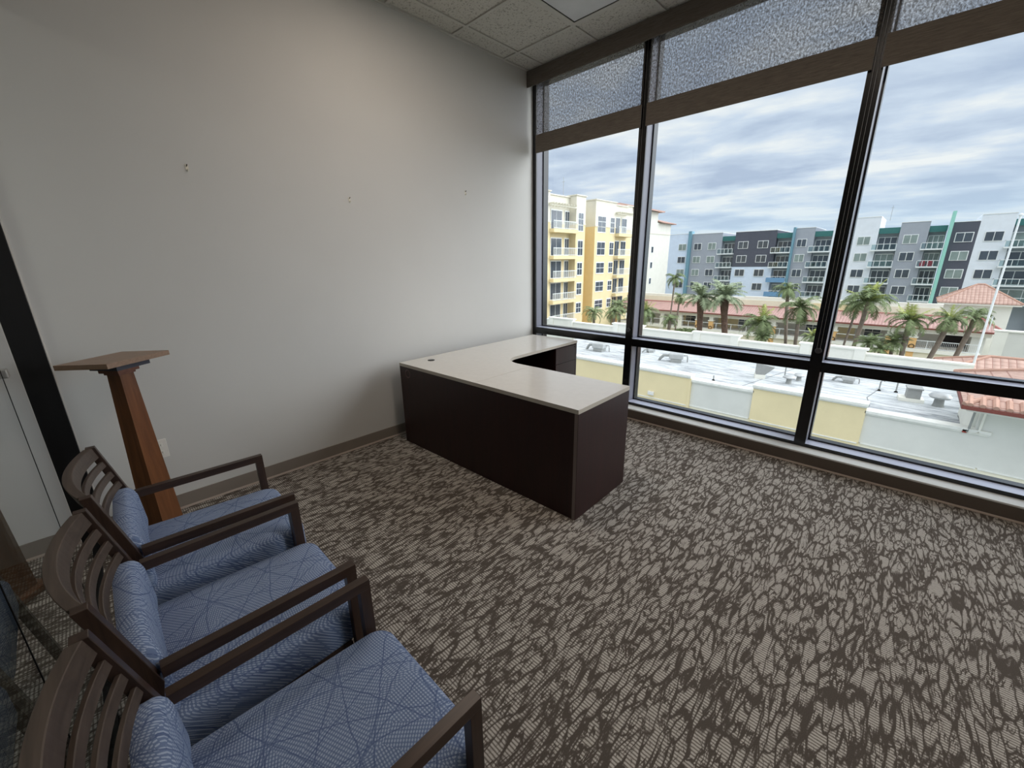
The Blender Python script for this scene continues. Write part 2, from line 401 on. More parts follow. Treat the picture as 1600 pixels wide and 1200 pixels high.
# fascia hiding the shade rollers: one long board under the ceiling
fs = tag(new_obj('shade_fascia', B(0.002, XR-0.002, 0.010, 0.024, 3.186, HC-0.001, bev=0.001), FASCIA),
         'dark taupe linen-look fascia running under the ceiling above the windows', 'fascia')
# roller shades
SH = [(0.062, 1.236, 'roller shade over the narrow window next to the grey wall'),
      (1.283, 2.742, 'roller shade over the middle window'),
      (2.786, 4.255, 'roller shade over the window at the right edge'),
      (4.300, 5.770, 'roller shade over the window beyond the right edge')]
for i, (xa, xb, lb) in enumerate(SH):
    t = thing('roller_shade', 'dark taupe mesh ' + lb, 'window shade', (xa, 0.085, 2.60), 0, 'roller shades over the windows')
    w_ = xb-xa
    bm = bmesh.new(); poly(bm, [(0, 0, 0.165), (w_, 0, 0.165), (w_, 0, 0.66), (0, 0, 0.66)])
    new_obj('fabric', bm, SHADE, t)
    bm = B(0, w_, -0.007, 0.007, 0.0, 0.168, bev=0.003); 
    new_obj('hem_band', bm, HEM, t)
    bm = bmesh.new(); tube(bm, [(0, 0.0, 0.69), (w_, 0.0, 0.69)], 0.025, 12); new_obj('roller', bm, DARK, t)
    bm = BB([(-0.010, -0.004, -0.03, 0.03, 0.64, 0.715)]); new_obj('bracket', bm, JAMB, t)
    if i in (0, 1):
        # bead chain loop with its hold-down at the mullion
        xc = w_ + (0.012 if i == 0 else 0.020); bm = bmesh.new()
        for k in (-1, 1): tube(bm, [(xc+0.010*k, -0.004, 0.69), (xc+0.010*k, -0.004, -1.72)], 0.0011, 5)
        new_obj('bead_chain', bm, flat('chain_plastic', srgb(96, 90, 86), 0.4), t)
        bm = bmesh.new(); lathe(bm, [(0.0, 0.0), (0.019, 0.0), (0.021, 0.004), (0.021, 0.010), (0.017, 0.014), (0, 0.014)], n=24)
        bmesh.ops.rotate(bm, verts=bm.verts[:], cent=(0, 0, 0), matrix=Matrix.Rotation(PI/2, 3, 'X'))
        bmesh.ops.translate(bm, verts=bm.verts[:], vec=(xc, 0.018, -1.735))
        new_obj('chain_tensioner', bm, flat('smoked_plastic', srgb(60, 60, 62), 0.25, 0.5), t, True)

# ------------------------------------------------------------------ GLASS PARTITION behind the chairs
for cx_l, lb in ((0.9, 'nearest the grey wall'), (3.3, 'behind the camera')):  # unseen lamps, added so the carpet shows through the glass
    t = thing('corridor_fill_light', 'added unseen fill light in the corridor, ' + lb, 'ceiling light', (cx_l, -4.7, 2.9), 0, 'added fill lights in the corridor')
    new_obj('housing', B(-.3, .3, -.12, .12, .002, .06), GRID, t)
    ld = bpy.data.lights.new('lamp', 'AREA'); ld.shape = 'RECTANGLE'; ld.size = 0.55; ld.size_y = 0.2; ld.energy = 9; ld.color = (1, 0.93, 0.85)
    lo = bpy.data.objects.new('lamp', ld); C.objects.link(lo); lo.parent = t; lo.location = (0, 0, -0.002)
    for xh in (-.25, .24): new_obj('hanger', B(xh, xh+.01, -.005, .005, .06, .43), STEEL, t)
w = bpy.data.objects.new('window_6', None); C.objects.link(w); w['kind'] = 'structure'
new_obj('jamb', B(-0.05, 0.045, -3.83, -3.7245, 0, HC), JAMB, w)
new_obj('head_frame', B(0.045, XR, GY-0.03, GY+0.03, 2.70, 2.76), JAMB, w)
new_obj('floor_channel', B(0.045, XR, GY-0.016, GY+0.016, 0.0, 0.018), JAMB, w)
gx = [0.045, 1.020, 1.943, 2.86, 3.78, 4.7, XR]
for a_, b_ in zip(gx, gx[1:]):
    new_obj('glass_panel', B(a_+0.002, b_-0.002, GY-0.006, GY, 0.018, 2.70), PART, w)
for x in gx[1:-1]:
    new_obj('joint', B(x-0.002, x+0.002, GY-0.006, GY+0.001, 0.018, 2.70), JAMB, w)
new_obj('glass_clip', B(0.965, 1.0, GY-0.016, GY+0.012, 1.155, 1.185, bev=0.004), STEEL, w)
struct('wall_front', B(-0.2, XR, GY-0.04, GY+0.04, 2.76, 3.9), WALL)

# ------------------------------------------------------------------ WALL ITEMS
hooks = [((-2.9473, 2.066), 'small metal picture hook left in the wall, leftmost and nearest the partition'),
         ((-1.9822, 1.9799), 'small metal picture hook left in the middle of the wall'),
         ((-0.847, 2.1401), 'small metal picture hook left in the wall nearest the window')]
h0 = None
BRASSY = flat('hook_plate', srgb(226, 220, 205), 0.4)
for (y, z), lb in hooks:
    if h0 is None:
        t = thing('picture_hook', lb, 'hook', (0, y, z), 0, 'picture hooks left in the wall')
        new_obj('plate', B(0, 0.0015, -0.007, 0.007, -0.012, 0.016, bev=0.0004), BRASSY, t)
        bm = bmesh.new(); tube(bm, [(0.002, 0, -0.010), (0.004, 0, -0.017), (0.012, 0, -0.018), (0.016, 0, -0.008)], 0.003, 6); new_obj('hook_tip', bm, BRASSY, t, True)
        bm = bmesh.new(); tube(bm, [(0.0, 0, 0.006), (0.014, 0, 0.014)], [0.002, 0.0035], 6); new_obj('nail', bm, DARK, t, True); h0 = t
    else:
        t = copy_tree(h0); t.location = (0, y, z); t['label'] = lb
t = thing('wall_outlet', 'white duplex outlet on the grey wall behind the lectern', 'outlet', (0, -3.400, 0.435))
new_obj('cover_plate', B(0, 0.005, -0.038, 0.038, -0.060, 0.060, bev=0.002), WHITEP, t)
for s in (-1, 1):
    f_ = new_obj('socket', B(0.004, 0.008, -0.017, 0.017, s*0.024-0.014, s*0.024+0.014, bev=0.002), WHITEP, t)
    new_obj('slot', BB([(0.0078, 0.0084, -0.008, -0.006, s*0.024-0.005, s*0.024+0.006), (0.0078, 0.0084, 0.006, 0.008, s*0.024-0.005, s*0.024+0.006)]), DARK, f_)

# ------------------------------------------------------------------ DESK (L-shaped, turned a hair from the wall)
HD = 0.7149; TT = 0.026
ROT = 0.0258
desk = thing('corner_desk', 'L-shaped mahogany desk with pale laminate top in the window corner', 'desk', (0, 0, 0), ROT)
xa, ya, xb, yb, ye, xr = 0.120, -1.797, 1.9126, -1.190, -0.030, 0.726
xs_ = 1.060  # seam between the two top slabs
def slab(pts, name, lbl=None):
    bm = bmesh.new()
    prism(bm, pts, HD-TT, HD, 1)
    bm.faces.ensure_lookup_table(); bm.faces[1].material_index = 0
    return new_obj(name, bm, [TOP, TOPE], desk)
arc = []
R_ = 0.20; cxx, cyy = xr + R_, yb + R_ - 0.0
for i in range(11):
    an = math.radians(270 - 90*i/10); arc.append((cxx + R_*math.cos(an), cyy + R_*math.sin(an)))
slab([(xa, ya), (xs_-0.0015, ya), (xs_-0.0015, yb)] + arc + [(xr, ye), (xa, ye)], 'corner_top')
slab([(xs_+0.0015, ya), (xb, ya), (xb, yb), (xs_+0.0015, yb)], 'side_top')
P = 0.025
# front panel with a round cable notch near the wall
bm = bmesh.new()
box(bm, xa+P, xb-P, ya+0.002, ya+0.002+P, 0.0, HD-TT)
new_obj('front_panel', bm, MAHOG, desk)
bm = bmesh.new(); n_ = 28
ring = [(0.232+0.036*math.cos(2*PI*k/n_), 0.636+0.036*math.sin(2*PI*k/n_)) for k in range(n_)]
rin = [(0.232+0.030*math.cos(2*PI*k/n_), 0.636+0.030*math.sin(2*PI*k/n_)) for k in range(n_)]
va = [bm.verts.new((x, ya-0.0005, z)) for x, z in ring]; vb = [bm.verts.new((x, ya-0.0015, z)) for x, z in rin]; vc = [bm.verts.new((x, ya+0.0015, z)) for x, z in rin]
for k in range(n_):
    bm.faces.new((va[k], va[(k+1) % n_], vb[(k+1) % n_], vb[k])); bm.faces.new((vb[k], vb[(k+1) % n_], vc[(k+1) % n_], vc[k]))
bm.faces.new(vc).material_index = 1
new_obj('cable_port', bm, [flat('port_rim_highlight', srgb(104, 78, 74), 0.35, 0.5), MAHOG], desk)  # lighter rim colour holds the crescent highlight of the recess
new_obj('end_panel', B(xb-P, xb-0.001, ya+0.001, yb-0.001, 0.0, HD-TT), MAHOG, desk)
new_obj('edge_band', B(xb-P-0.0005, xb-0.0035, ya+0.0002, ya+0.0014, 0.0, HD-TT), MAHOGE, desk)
new_obj('end_panel', B(xa, xa+P, ya+0.001, ye-0.002, 0.0, HD-TT), MAHOG, desk)
new_obj('end_panel', B(xa+P, xr-0.004, ye-0.026, ye-0.002, 0.0, HD-TT), MAHOG, desk)
def pedestal(x0, x1, y0, y1, side, nm):
    """three-drawer pedestal; drawers face +x (side 'x') or +y ('y')"""
    p_ = new_obj('pedestal', B(x0, x1, y0, y1, 0.0, HD-TT), MAHOG, desk)
    zs = [0.03, 0.345, 0.515, 0.680]
    for k in range(3):
        if side == 'x': d_ = new_obj('drawer', B(x1, x1+0.018, y0+0.003, y1-0.003, zs[k]+0.002, zs[k+1]-0.002, bev=0.001), MAHOG, p_)
        else: d_ = new_obj('drawer', B(x0+0.003, x1-0.003, y1, y1+0.018, zs[k]+0.002, zs[k+1]-0.002, bev=0.001), MAHOG, p_)
    return p_
pedestal(xa+P, xr-0.022, -0.400, ye-0.027, 'x', 'a')
bm = bmesh.new(); lathe(bm, [(0.0, 0), (0.006, 0), (0.006, 0.002), (0, 0.002)], n=14)
bmesh.ops.rotate(bm, verts=bm.verts[:], cent=(0, 0, 0), matrix=Matrix.Rotation(PI/2, 3, 'Y')); bmesh.ops.translate(bm, verts=bm.verts[:], vec=(xr-0.004, -0.075, 0.655))
new_obj('lock', bm, DARK, desk)
pedestal(xb-P-0.42, xb-P, ya+P+0.01, yb-0.03, 'y', 'b')
bm = bmesh.new(); lathe(bm, [(0.0, 0), (0.030, 0), (0.030, 0.003), (0.024, 0.0045), (0, 0.0045)], (0.262, -1.572, HD), 24)
new_obj('grommet', bm, flat('black_plastic', srgb(16, 16, 16), 0.4), desk, True)

# ------------------------------------------------------------------ LECTERN
lec = thing('lectern', 'slim oak lectern on a tapered square column against the wall', 'lectern', (0.348, -3.481, 0), 0.672)
# local +x = face towards the room, +y = along the right face
bm = bmesh.new()
h0_, h1_ = 0.062, 0.0355
q = [[bm.verts.new((sx*h, sy*h, z)) for sx, sy in ((-1, -1), (1, -1), (1, 1), (-1, 1))] for h, z in ((h0_, 0.03), (h1_, 1.0))]
bm.faces.new(q[0][::-1]); bm.faces.new(q[1])
for i in range(4): bm.faces.new((q[0][i], q[0][(i+1) % 4], q[1][(i+1) % 4], q[1][i]))
new_obj('column', bm, OAK, lec)
new_obj('base', B(-0.10, 0.10, -0.10, 0.10, 0.0, 0.03, bev=0.004), OAK, lec)
new_obj('moulding', BB([(-0.043, 0.043, -0.043, 0.043, 0.998, 1.010), (-0.055, 0.055, -0.055, 0.055, 1.010, 1.026)], bev=0.002), mat_wood('oak_moulding', srgb(96, 58, 42), srgb(122, 78, 58), 0.4, 0), lec)
new_obj('cleat', B(-0.092, 0.060, -0.060, 0.112, 1.026, 1.048), SLATE, lec)
tp = new_obj('reading_board', B(-0.142, 0.142, -0.1605, 0.1605, -0.0245, 0.0, bev=0.0015), OAKT, lec)
tp.location = (-0.006, 0.0, 1.0815); tp.rotation_euler = (0, -0.037, 0)

# ------------------------------------------------------------------ CHAIRS
def pad(levels, w, d, r):
    """stack of rounded rectangles (inset, z) closed top and bottom"""
    bm = bmesh.new(); rings = []
    for ins, z in levels:
        rr = max(0.006, r-ins*0.6)
        rings.append([bm.verts.new((x, y, z)) for x, y in rrect(w-2*ins, d-2*ins, rr)])
    for r1, r2 in zip(rings, rings[1:]):
        for k in range(len(r1)): bm.faces.new((r1[k], r1[(k+1) % len(r1)], r2[(k+1) % len(r1)], r2[k]))
    bm.faces.new(rings[0][::-1]); bm.faces.new(rings[-1]); return bm
def make_chair(label):
    t = thing('guest_chair', label, 'chair', group='row of blue guest chairs')
    HX = 0.2425; ZA = 0.64
    for s in (-1, 1):
        x = s*HX
        bm = B(x-0.013, x+0.013, -0.031, 0.0, 0.0, ZA-0.030, bev=0.0012); new_obj('leg', bm, WALNUTZ, t)
        # rear leg carries on up as the raked back post
        bm = bmesh.new(); pr_ = [(-0.560, 0.0), (-0.492, 0.43), (-0.460, 0.60), (-0.528, 0.86)]; dp = 0.027
        vs = [[bm.verts.new((x+sx*0.013, y - (dp if k else 0), z)) for y, z in pr_] for k in (0, 1) for sx in (-1, 1)]
        f0, f1, b0, b1 = vs
        for i in range(3):
            bm.faces.new((f0[i], f0[i+1], f1[i+1], f1[i])); bm.faces.new((b0[i], b1[i], b1[i+1], b0[i+1]))
            bm.faces.new((f0[i], b0[i], b0[i+1], f0[i+1])); bm.faces.new((f1[i], f1[i+1], b1[i+1], b1[i]))
        bm.faces.new((f0[0], f1[0], b1[0], b0[0])); bm.faces.new((f0[3], b0[3], b1[3], f1[3]))
        bmesh.ops.recalc_face_normals(bm, faces=bm.faces[:]); bmesh.ops.bevel(bm, geom=[e for e in bm.edges if e.is_manifold and e.calc_face_angle(0) > 0.5], offset=0.0012, segments=1, affect='EDGES')
        new_obj('leg', bm, WALNUTZ, t)
        new_obj('arm', B(x-0.0135, x+0.0135, -0.460, 0.0, ZA-0.030, ZA, bev=0.0012), WALNUT, t)
    # seat frame
    new_obj('seat_frame', BB([(-HX+0.013, HX-0.013, -0.055, -0.033, 0.290, 0.345), (-HX+0.013, HX-0.013, -0.50, -0.478, 0.290, 0.345),
                              (-HX+0.020, -HX+0.034, -0.478, -0.033, 0.290, 0.345), (HX-0.034, HX-0.020, -0.478, -0.033, 0.290, 0.345)]), WALNUT, t)
    lv = [(0.020, 0.345), (0.006, 0.350), (0.0, 0.365), (0.0, 0.445), (0.003, 0.458), (0.010, 0.468), (0.022, 0.475), (0.05, 0.482), (0.10, 0.488), (0.16, 0.492), (0.22, 0.493)]
    bm = pad(lv, 0.500, 0.560, 0.060); bmesh.ops.translate(bm, verts=bm.verts[:], vec=(0, -0.2525, 0))
    for v in bm.verts:      # the pad swells under the arms and narrows between the front legs
        f_ = min(1, max(0, (v.co.y+0.12)/0.07)); f_ = f_*f_*(3-2*f_); f2 = 0
        v.co.x *= 1-0.088*max(f_, f2) 
    new_obj('seat', bm, FABRIC, t, True)
    # curved back: wide top rail and three slats, all bowed away from the sitter
    def post_y(z): return -0.456 + (z-0.60)*(-0.072/0.26)
    def slat(zc, h, th, bow, nm, mt):
        bm = bmesh.new(); rows = []; n_ = 18
        for i in range(n_+1):
            x = (-1 + 2*i/n_)*(HX-0.012); c_ = 1-(x/HX)**2; row = []
            for sz, sy in ((-1, 0), (1, 0), (1, 1), (-1, 1)):
                z = zc + sz*h/2; y = post_y(z) - 0.004 - bow*c_ - sy*th
                row.append(bm.verts.new((x, y, z)))
            rows.append(row)
        for a, b in zip(rows, rows[1:]):
            for k in range(4): bm.faces.new((a[k], a[(k+1) % 4], b[(k+1) % 4], b[k]))
        bm.faces.new(rows[0]); bm.faces.new(rows[-1])
        bmesh.ops.recalc_face_normals(bm, faces=bm.faces[:])
        bmesh.ops.bevel(bm, geom=[e for e in bm.edges if e.calc_face_angle(0) > 0.8], offset=0.0015, segments=1, affect='EDGES')
        new_obj(nm, bm, mt, t)
    slat(0.8375, 0.043, 0.024, 0.046, 'top_rail', SLATM)
    slat(0.786, 0.024, 0.010, 0.046, 'slat', SLATM); slat(0.739, 0.024, 0.010, 0.045, 'slat', SLATM); slat(0.692, 0.024, 0.010, 0.044, 'slat', SLATM)
    # upholstered back pad
    lv = [(0.004, -0.028), (0.0, -0.020), (0.0, 0.004), (0.003, 0.012), (0.009, 0.019), (0.020, 0.025), (0.045, 0.030), (0.085, 0.033)]
    bm = pad(lv, 2*(HX-0.0135), 0.225, 0.045)
    for v in bm.verts:
        x, hh, th = v.co; z = 0.570 + hh
        c_ = 1-(x/HX)**2
        if z < 0.615: x *= 1 + 0.10*min(1, (0.615-z)/0.03)
        v.co = Vector((x, -0.462 - 0.10*max(0, z-0.60)*1.6 - 0.036*c_ + th, z))
    new_obj('back_pad', bm, FABRIC, t, True)
    return t
chair = make_chair('blue upholstered guest chair at the far end of the row, beside the lectern')
# centre x of each chair, y of its arm tips, turn
spec = [(1.300, -3.1054, -0.041, None), (1.858, -3.130, -0.010, 'blue upholstered guest chair in the middle of the row of three'),
        (2.4315, -3.134, -0.002, 'blue upholstered guest chair at the near end of the row, nearest the bottom edge')]
for i, (x, y, r, lb) in enumerate(spec):
    c = chair if i == 0 else copy_tree(chair)
    c.location = (x, y, 0); c.rotation_euler = (0, 0, r)
    if lb: c['label'] = lb

# ================================================================== OUTSIDE
GZ = -12.0
def stucco(name, c, b=0.25): return flat(name, c, 0.85, 0.1, 0, 0.035, 1.2, b, 9)
E_WHITE = stucco('stucco_white', srgb(232, 231, 222)); E_GREY = stucco('stucco_pale_grey', srgb(213, 213, 207)); E_YEL = stucco('stucco_butter', srgb(226, 211, 171))
E_BASE = stucco('stucco_base_cream', srgb(226, 220, 200)); COPING = flat('coping', srgb(226, 226, 220), 0.6)
def mat_roofdeck():
    g = G('roof_membrane', 0.6, 0.3)
    st = g.noise(1.0, 5, g.mp((0.6, 4.5, 1)), 0.68, 0.8); bl = g.noise(0.5, 4, g.mp((1, 1, 1)))
    c = g.ramp(st, [(0.40, srgb(126, 130, 134)), (0.50, srgb(184, 187, 189)), (0.62, srgb(205, 207, 208))])
    g.col(g.mix(g.math('MULTIPLY', g.math('SUBTRACT', bl, 0.40, True), 1.2), c, srgb(196, 203, 205))); return g.m
def mat_tiles(name, c1, c2, cj, axis, sc=0.30):
    """curved clay tiles; ridged across `axis`, courses the other way; real ridges come from bump"""
    g = G(name, 0.8, 0.15); xyz = g.xyz(); a = xyz[axis]; b = xyz[1-axis]
    wave = g.math('ABSOLUTE', g.math('SINE', g.math('MULTIPLY', a, PI/sc)))
    course = g.math('FRACT', g.math('DIVIDE', b, 0.38))
    j = g.math('MAXIMUM', g.math('LESS_THAN', wave, 0.16), g.math('LESS_THAN', course, 0.10))
    base = g.ramp(g.noise(2.2, 3), [(0.3, c1), (0.7, c2)])
    g.col(g.mix(g.math('MULTIPLY', j, 0.75), base, cj)); g.bump(g.math('ADD', wave, g.math('MULTIPLY', course, 0.6)), 0.8, 0.05); return g.m
DECK = mat_roofdeck()
TILX = mat_tiles('clay_tiles_x', srgb(182, 152, 140), srgb(200, 170, 157), srgb(148, 110, 100), 0)
TILY = mat_tiles('clay_tiles_y', srgb(182, 152, 140), srgb(200, 170, 157), srgb(148, 110, 100), 1)
TILF = mat_tiles('faded_tiles_x', srgb(176, 144, 138), srgb(190, 158, 151), srgb(162, 124, 119), 0)
RIDGE = flat('ridge_tiles', srgb(186, 150, 134), 0.8, 0.1, 0, 0.1, 3)
GUTTER = flat('gutter_brown', srgb(120, 66, 58), 0.6)
EGLASS = flat('dark_window_pane', srgb(66, 74, 84), 0.12, 0.6, 0, 0.15, 0.8)
EGLASSG = flat('green_blind_pane', srgb(128, 142, 138), 0.2, 0.6, 0, 0.2, 0.6)
EFRAME = flat('window_frame_white', srgb(236, 238, 238), 0.5)
RAILM = flat('rail_white', srgb(226, 230, 230), 0.4)
RAILG = glass('balcony_glass', (0.72, 0.80, 0.80, 1), 1.0)
TEALD = flat('teal_dark', srgb(58, 110, 108), 0.6); TEALB = flat('teal_blue', srgb(112, 150, 166), 0.7); TEALG = flat('teal_green', srgb(150, 205, 192), 0.7)
BLUEP = flat('balcony_blue', srgb(108, 146, 180), 0.7)

def mat_ground():
    g = G('ground_cover', 0.9, 0.1); g.col(g.ramp(g.noise(0.12, 4), [(0.42, srgb(120, 128, 110)), (0.6, srgb(176, 172, 162))])); return g.m
o = struct('ground', B(-140, 120, 0.35, 260, GZ-0.3, GZ), mat_ground(), 'ground between the buildings')

# ---- flat-roofed shop building right below the windows
shop = thing('flat_roofed_building', 'low flat-roofed building just below the windows, butter and grey parapet walls, white roof', 'building', (0, 18, GZ))
shop.location = (0, 0, 0)
XA, XB, YA, YB = -18.0, 6.10, 18.0, 29.0
new_obj('roof_deck', B(XA, XB, YA+0.3, YB, -5.5, -5.2), DECK, shop)
new_obj('base_wall', B(XA, 5.75, YA+0.02, YA+0.35, GZ, -6.02), E_BASE, shop)
for (a, b, zt, mt) in ((-18.0, -4.45, -4.50, E_YEL), (-4.45, -1.47, -4.72, E_GREY), (-1.47, 2.70, -4.42, E_YEL), (2.70, 6.10, -4.72, E_GREY)):
    y0 = YA - (0.10 if mt is E_YEL else 0.0)
    if mt is E_YEL: new_obj('base_wall', B(a, b, y0+0.02, YA+0.02, GZ, -6.02), E_YEL, shop)
    new_obj('parapet_wall', B(a, min(b, 5.75), y0, YA+0.30, -6.0, zt), mt, shop)
    new_obj('moulding', B(a+0.05, b-0.05, y0-0.02, y0+0.1, -6.05, -6.0), COPING, shop)
    bm = BB([(a-0.04, b+0.04, y0-0.10, YA+0.40, zt+0.05, zt+0.17), (a-0.02, b+0.02, y0-0.05, YA+0.35, zt-0.02, zt+0.05)], bev=0.01)
    new_obj('coping', bm, COPING, shop)
new_obj('corner_trim', B(-4.53, -4.40, YA-0.14, YA, -9, -4.5), E_YEL, shop)
for (a, b, zt) in ((-30, -22.9, -4.05), (-22.9, -20.0, -3.82), (-20.0, -15.6, -4.08), (-15.6, -12.8, -3.78), (-12.8, -8.55, -4.0), (-8.55, -5.3, -3.80), (-5.3, -1.55, -4.13), (-1.55, 1.8, -3.84), (1.8, 6.3, -4.11)):
    hi = zt > -3.95
    new_obj('far_parapet', BB([(a, b, YB-(0.12 if hi else 0), YB+0.3, -12 if a < XA else -5.3, zt-0.1), (a-(0.1 if hi else 0), b+(0.1 if hi else 0), YB-(0.2 if hi else 0.06), YB+0.38, zt-0.1, zt)]), E_WHITE, shop)
    if hi:
        for xp in (a+0.02, b-0.55): new_obj('pilaster', B(xp, xp+0.53, YB-0.19, YB-0.1, -5.3, zt-0.1), E_WHITE, shop)
new_obj('side_parapet', B(XB-0.05, XB+0.2, 23.1, YB+0.3, -5.3, -4.6), E_WHITE, shop)
bm = bmesh.new()
for pts in ([(-9.0, 18.9), (-4, 19.6), (2, 20.2), (6, 20.4)], [(-2.9, 19.6), (-1.2, 27.5)], [(-14, 21.0), (-8, 21.4)], [(2.6, 19.8), (2.7, 21.2), (2.5, 22.6), (2.8, 24.5)], [(5.5, 18.6), (5.7, 20.0), (5.6, 22)]):
    for p0, p1 in zip(pts, pts[1:]): bar(bm, (p0[0], p0[1], -5.195), (p1[0], p1[1], -5.195), 0.035, 0.01, Vector((0.3, -1, 0)))
new_obj('membrane_seam', bm, flat('seam_grey', srgb(120, 122, 124), 0.8), shop)
bm = BB([(-6.72, -6.36, 17.80, 17.9, -5.86, -5.64)], bev=0.015); f_ = new_obj('wall_light', bm, WHITEP, shop)
new_obj('lens', B(-6.66, -6.42, 17.795, 17.80, -5.82, -5.76), LENS, f_)

# ---- things standing on that roof
GALV = flat('galvanised', srgb(178, 180, 180), 0.45, 0.4, 0.3); GALVD = flat('galvanised_shaded', srgb(150, 152, 150), 0.6)  # second galvanised tone is a darker copy with shade in its colour
def boxfan(label, x, y, s=1.0, rz=0.2):
    t = thing('exhaust_fan', label, 'rooftop fan', (x, y, -5.2), rz, 'exhaust fans on the white roof')
    new_obj('curb', B(-.32*s, .32*s, -.32*s, .32*s, 0, .22*s), GALVD, t)
    bm = bmesh.new(); box(bm, -.42*s, .42*s, -.34*s, .34*s, .22*s, .55*s, bev=.06*s); new_obj('hood', bm, GALV, t)
    bm = bmesh.new(); tube(bm, [(-.42*s, 0, .38*s), (-.75*s, 0, .36*s), (-.95*s, .1*s, .12*s), (-1.0*s, .1*s, 0)], .09*s, 8); new_obj('duct', bm, GALVD, t, True)
    bm = bmesh.new(); tube(bm, [(.42*s, .1*s, .4*s), (.62*s, .1*s, .42*s), (.66*s, .1*s, .2*s), (.66*s, .1*s, 0)], .035*s, 6); new_obj('conduit', bm, GALVD, t, True)
def mushroom(label, x, y, s=1.0):
    t = thing('roof_vent', label, 'roof vent', (x, y, -5.2), 0, 'mushroom vents on the white roof')
    bm = bmesh.new(); lathe(bm, [(.16*s, 0), (.14*s, .05*s), (.12*s, .34*s)], n=14); new_obj('stack', bm, GALVD, t, True)
    bm = bmesh.new(); lathe(bm, [(.26*s, .30*s), (.30*s, .36*s), (.24*s, .44*s), (.10*s, .48*s), (0.01, .485*s)], n=18); new_obj('cap', bm, GALV, t, True)
def pipe(label, x, y, h=.5, bend=True):
    t = thing('vent_pipe', label, 'pipe', (x, y, -5.2), 0, 'thin vent pipes on the white roof')
    bm = bmesh.new(); tube(bm, [(0, 0, 0), (0, 0, h)] + ([(.06, 0, h+.07), (.16, 0, h+.04)] if bend else []), .035, 7); new_obj('stack', bm, GALVD, t, True)
    bm = bmesh.new(); lathe(bm, [(.09, 0), (.05, .06), (.037, .08)], n=10); new_obj('flashing', bm, DARK, t, True)
boxfan('boxy metal exhaust fan at the left end of the roof, beside the desk corner', -13.6, 23.6, 1.15, .1)
boxfan('boxy metal exhaust fan right of the first mullion, with a duct on its left', -7.7, 23.9, 1.1, .35)
t = thing('roof_hatch', 'slanted grey intake hood on the roof left of the second mullion', 'rooftop hood', (-2.3, 23.2, -5.2), 0.3)
bm = bmesh.new(); vs = [bm.verts.new(p_) for p_ in ((-.35, -.3, .25), (-.35, .3, .25), (.1, .3, .25), (.1, -.3, .25), (-.35, -.3, .95), (-.35, .3, .95), (.55, .3, .72), (.55, -.3, .72))]
for q in ((0, 1, 2, 3), (4, 7, 6, 5), (0, 4, 5, 1), (3, 2, 6, 7), (0, 3, 7, 4), (1, 5, 6, 2)): bm.faces.new([vs[i] for i in q])
new_obj('hood', bm, GALVD, t); new_obj('curb', B(-.38, .14, -.33, .33, 0, .25), E_WHITE, t)
mushroom('small mushroom vent on the roof just left of the second mullion', -0.9, 22.9, 1.0)
mushroom('small mushroom vent on the roof behind the other one by the second mullion', -0.6, 23.9, 0.9)
mushroom('wide round vent near the red tiled roof at the right', 5.0, 23.1, 1.35)
boxfan('boxy fan in the middle of the roof below the midrail, right window', 1.5, 25.2, 0.7, 0)
t = thing('roof_curb', 'grey slatted intake box on the roof near the red tiled roof', 'rooftop box', (4.05, 23.4, -5.2), 0.1)
new_obj('curb', B(-.45, .45, -.35, .35, 0, .16), E_WHITE, t); new_obj('louvre', BB([(-.2, .3, -.3, .3, .16, .62), (-.24, .34, -.34, .34, .62, .68)]), GALVD, t)
pipe('thin upright pipe on the roof behind the grey parapet', -4.2, 20.8, .3, False)
pipe('thin bent pipe on the roof right of the slanted hood', -1.35, 24.2, .75)
pipe('thin bent pipe near the middle of the right window', 2.85, 24.4, .5)
pipe('thin pipe at the far left of the roof', -10.6, 25.8, .8)
pipe('thin bent pipe left of the slatted intake box', 3.5, 24.6, .6)
boxfan('small fan unit far back on the roof, right of the first mullion', -10.4, 25.6, 0.6, .9)

# ---- tile-roofed building to the right, attached
def hip(name, parent, x0, x1, y0, y1, ze, zr, mx, my, th=0.12):
    """hip roof; returns nothing. ridge runs along x"""
    ym = (y0+y1)/2; run = (y1-y0)/2; xa_, xb_ = x0+run, x1-run
    if xa_ > xb_: xa_ = xb_ = (x0+x1)/2
    for nm, pts, mt in (('roof_slope', [(x0, y0, ze), (x1, y0, ze), (xb_, ym, zr), (xa_, ym, zr)], mx), ('roof_slope', [(x1, y1, ze), (x0, y1, ze), (xa_, ym, zr), (xb_, ym, zr)], mx),
                        ('roof_slope', [(x0, y1, ze), (x0, y0, ze), (xa_, ym, zr)], my), ('roof_slope', [(x1, y0, ze), (x1, y1, ze), (xb_, ym, zr)], my)):
        bm = bmesh.new(); lo = [bm.verts.new((p_[0], p_[1], p_[2]-th)) for p_ in pts]; hi = [bm.verts.new(p_) for p_ in pts]; n = len(pts)
        bm.faces.new(lo[::-1]); bm.faces.new(hi)
        for i in range(n): bm.faces.new((lo[i], lo[(i+1) % n], hi[(i+1) % n], hi[i]))
        new_obj(nm, bm, mt, parent)
    bm = bmesh.new()
    for p0, p1 in (((x0, y0, ze), (xa_, ym, zr)), ((x1, y0, ze), (xb_, ym, zr)), ((x0, y1, ze), (xa_, ym, zr)), ((x1, y1, ze), (xb_, ym, zr)), ((xa_, ym, zr), (xb_+0.01, ym, zr))): tube(bm, [p0, p1], 0.09, 8)
    new_obj('ridge_cap', bm, RIDGE, parent, True)
tb = thing('tile_roofed_building', 'pale grey building at the right edge under a clay tile hip roof', 'building', (0, 0, 0))
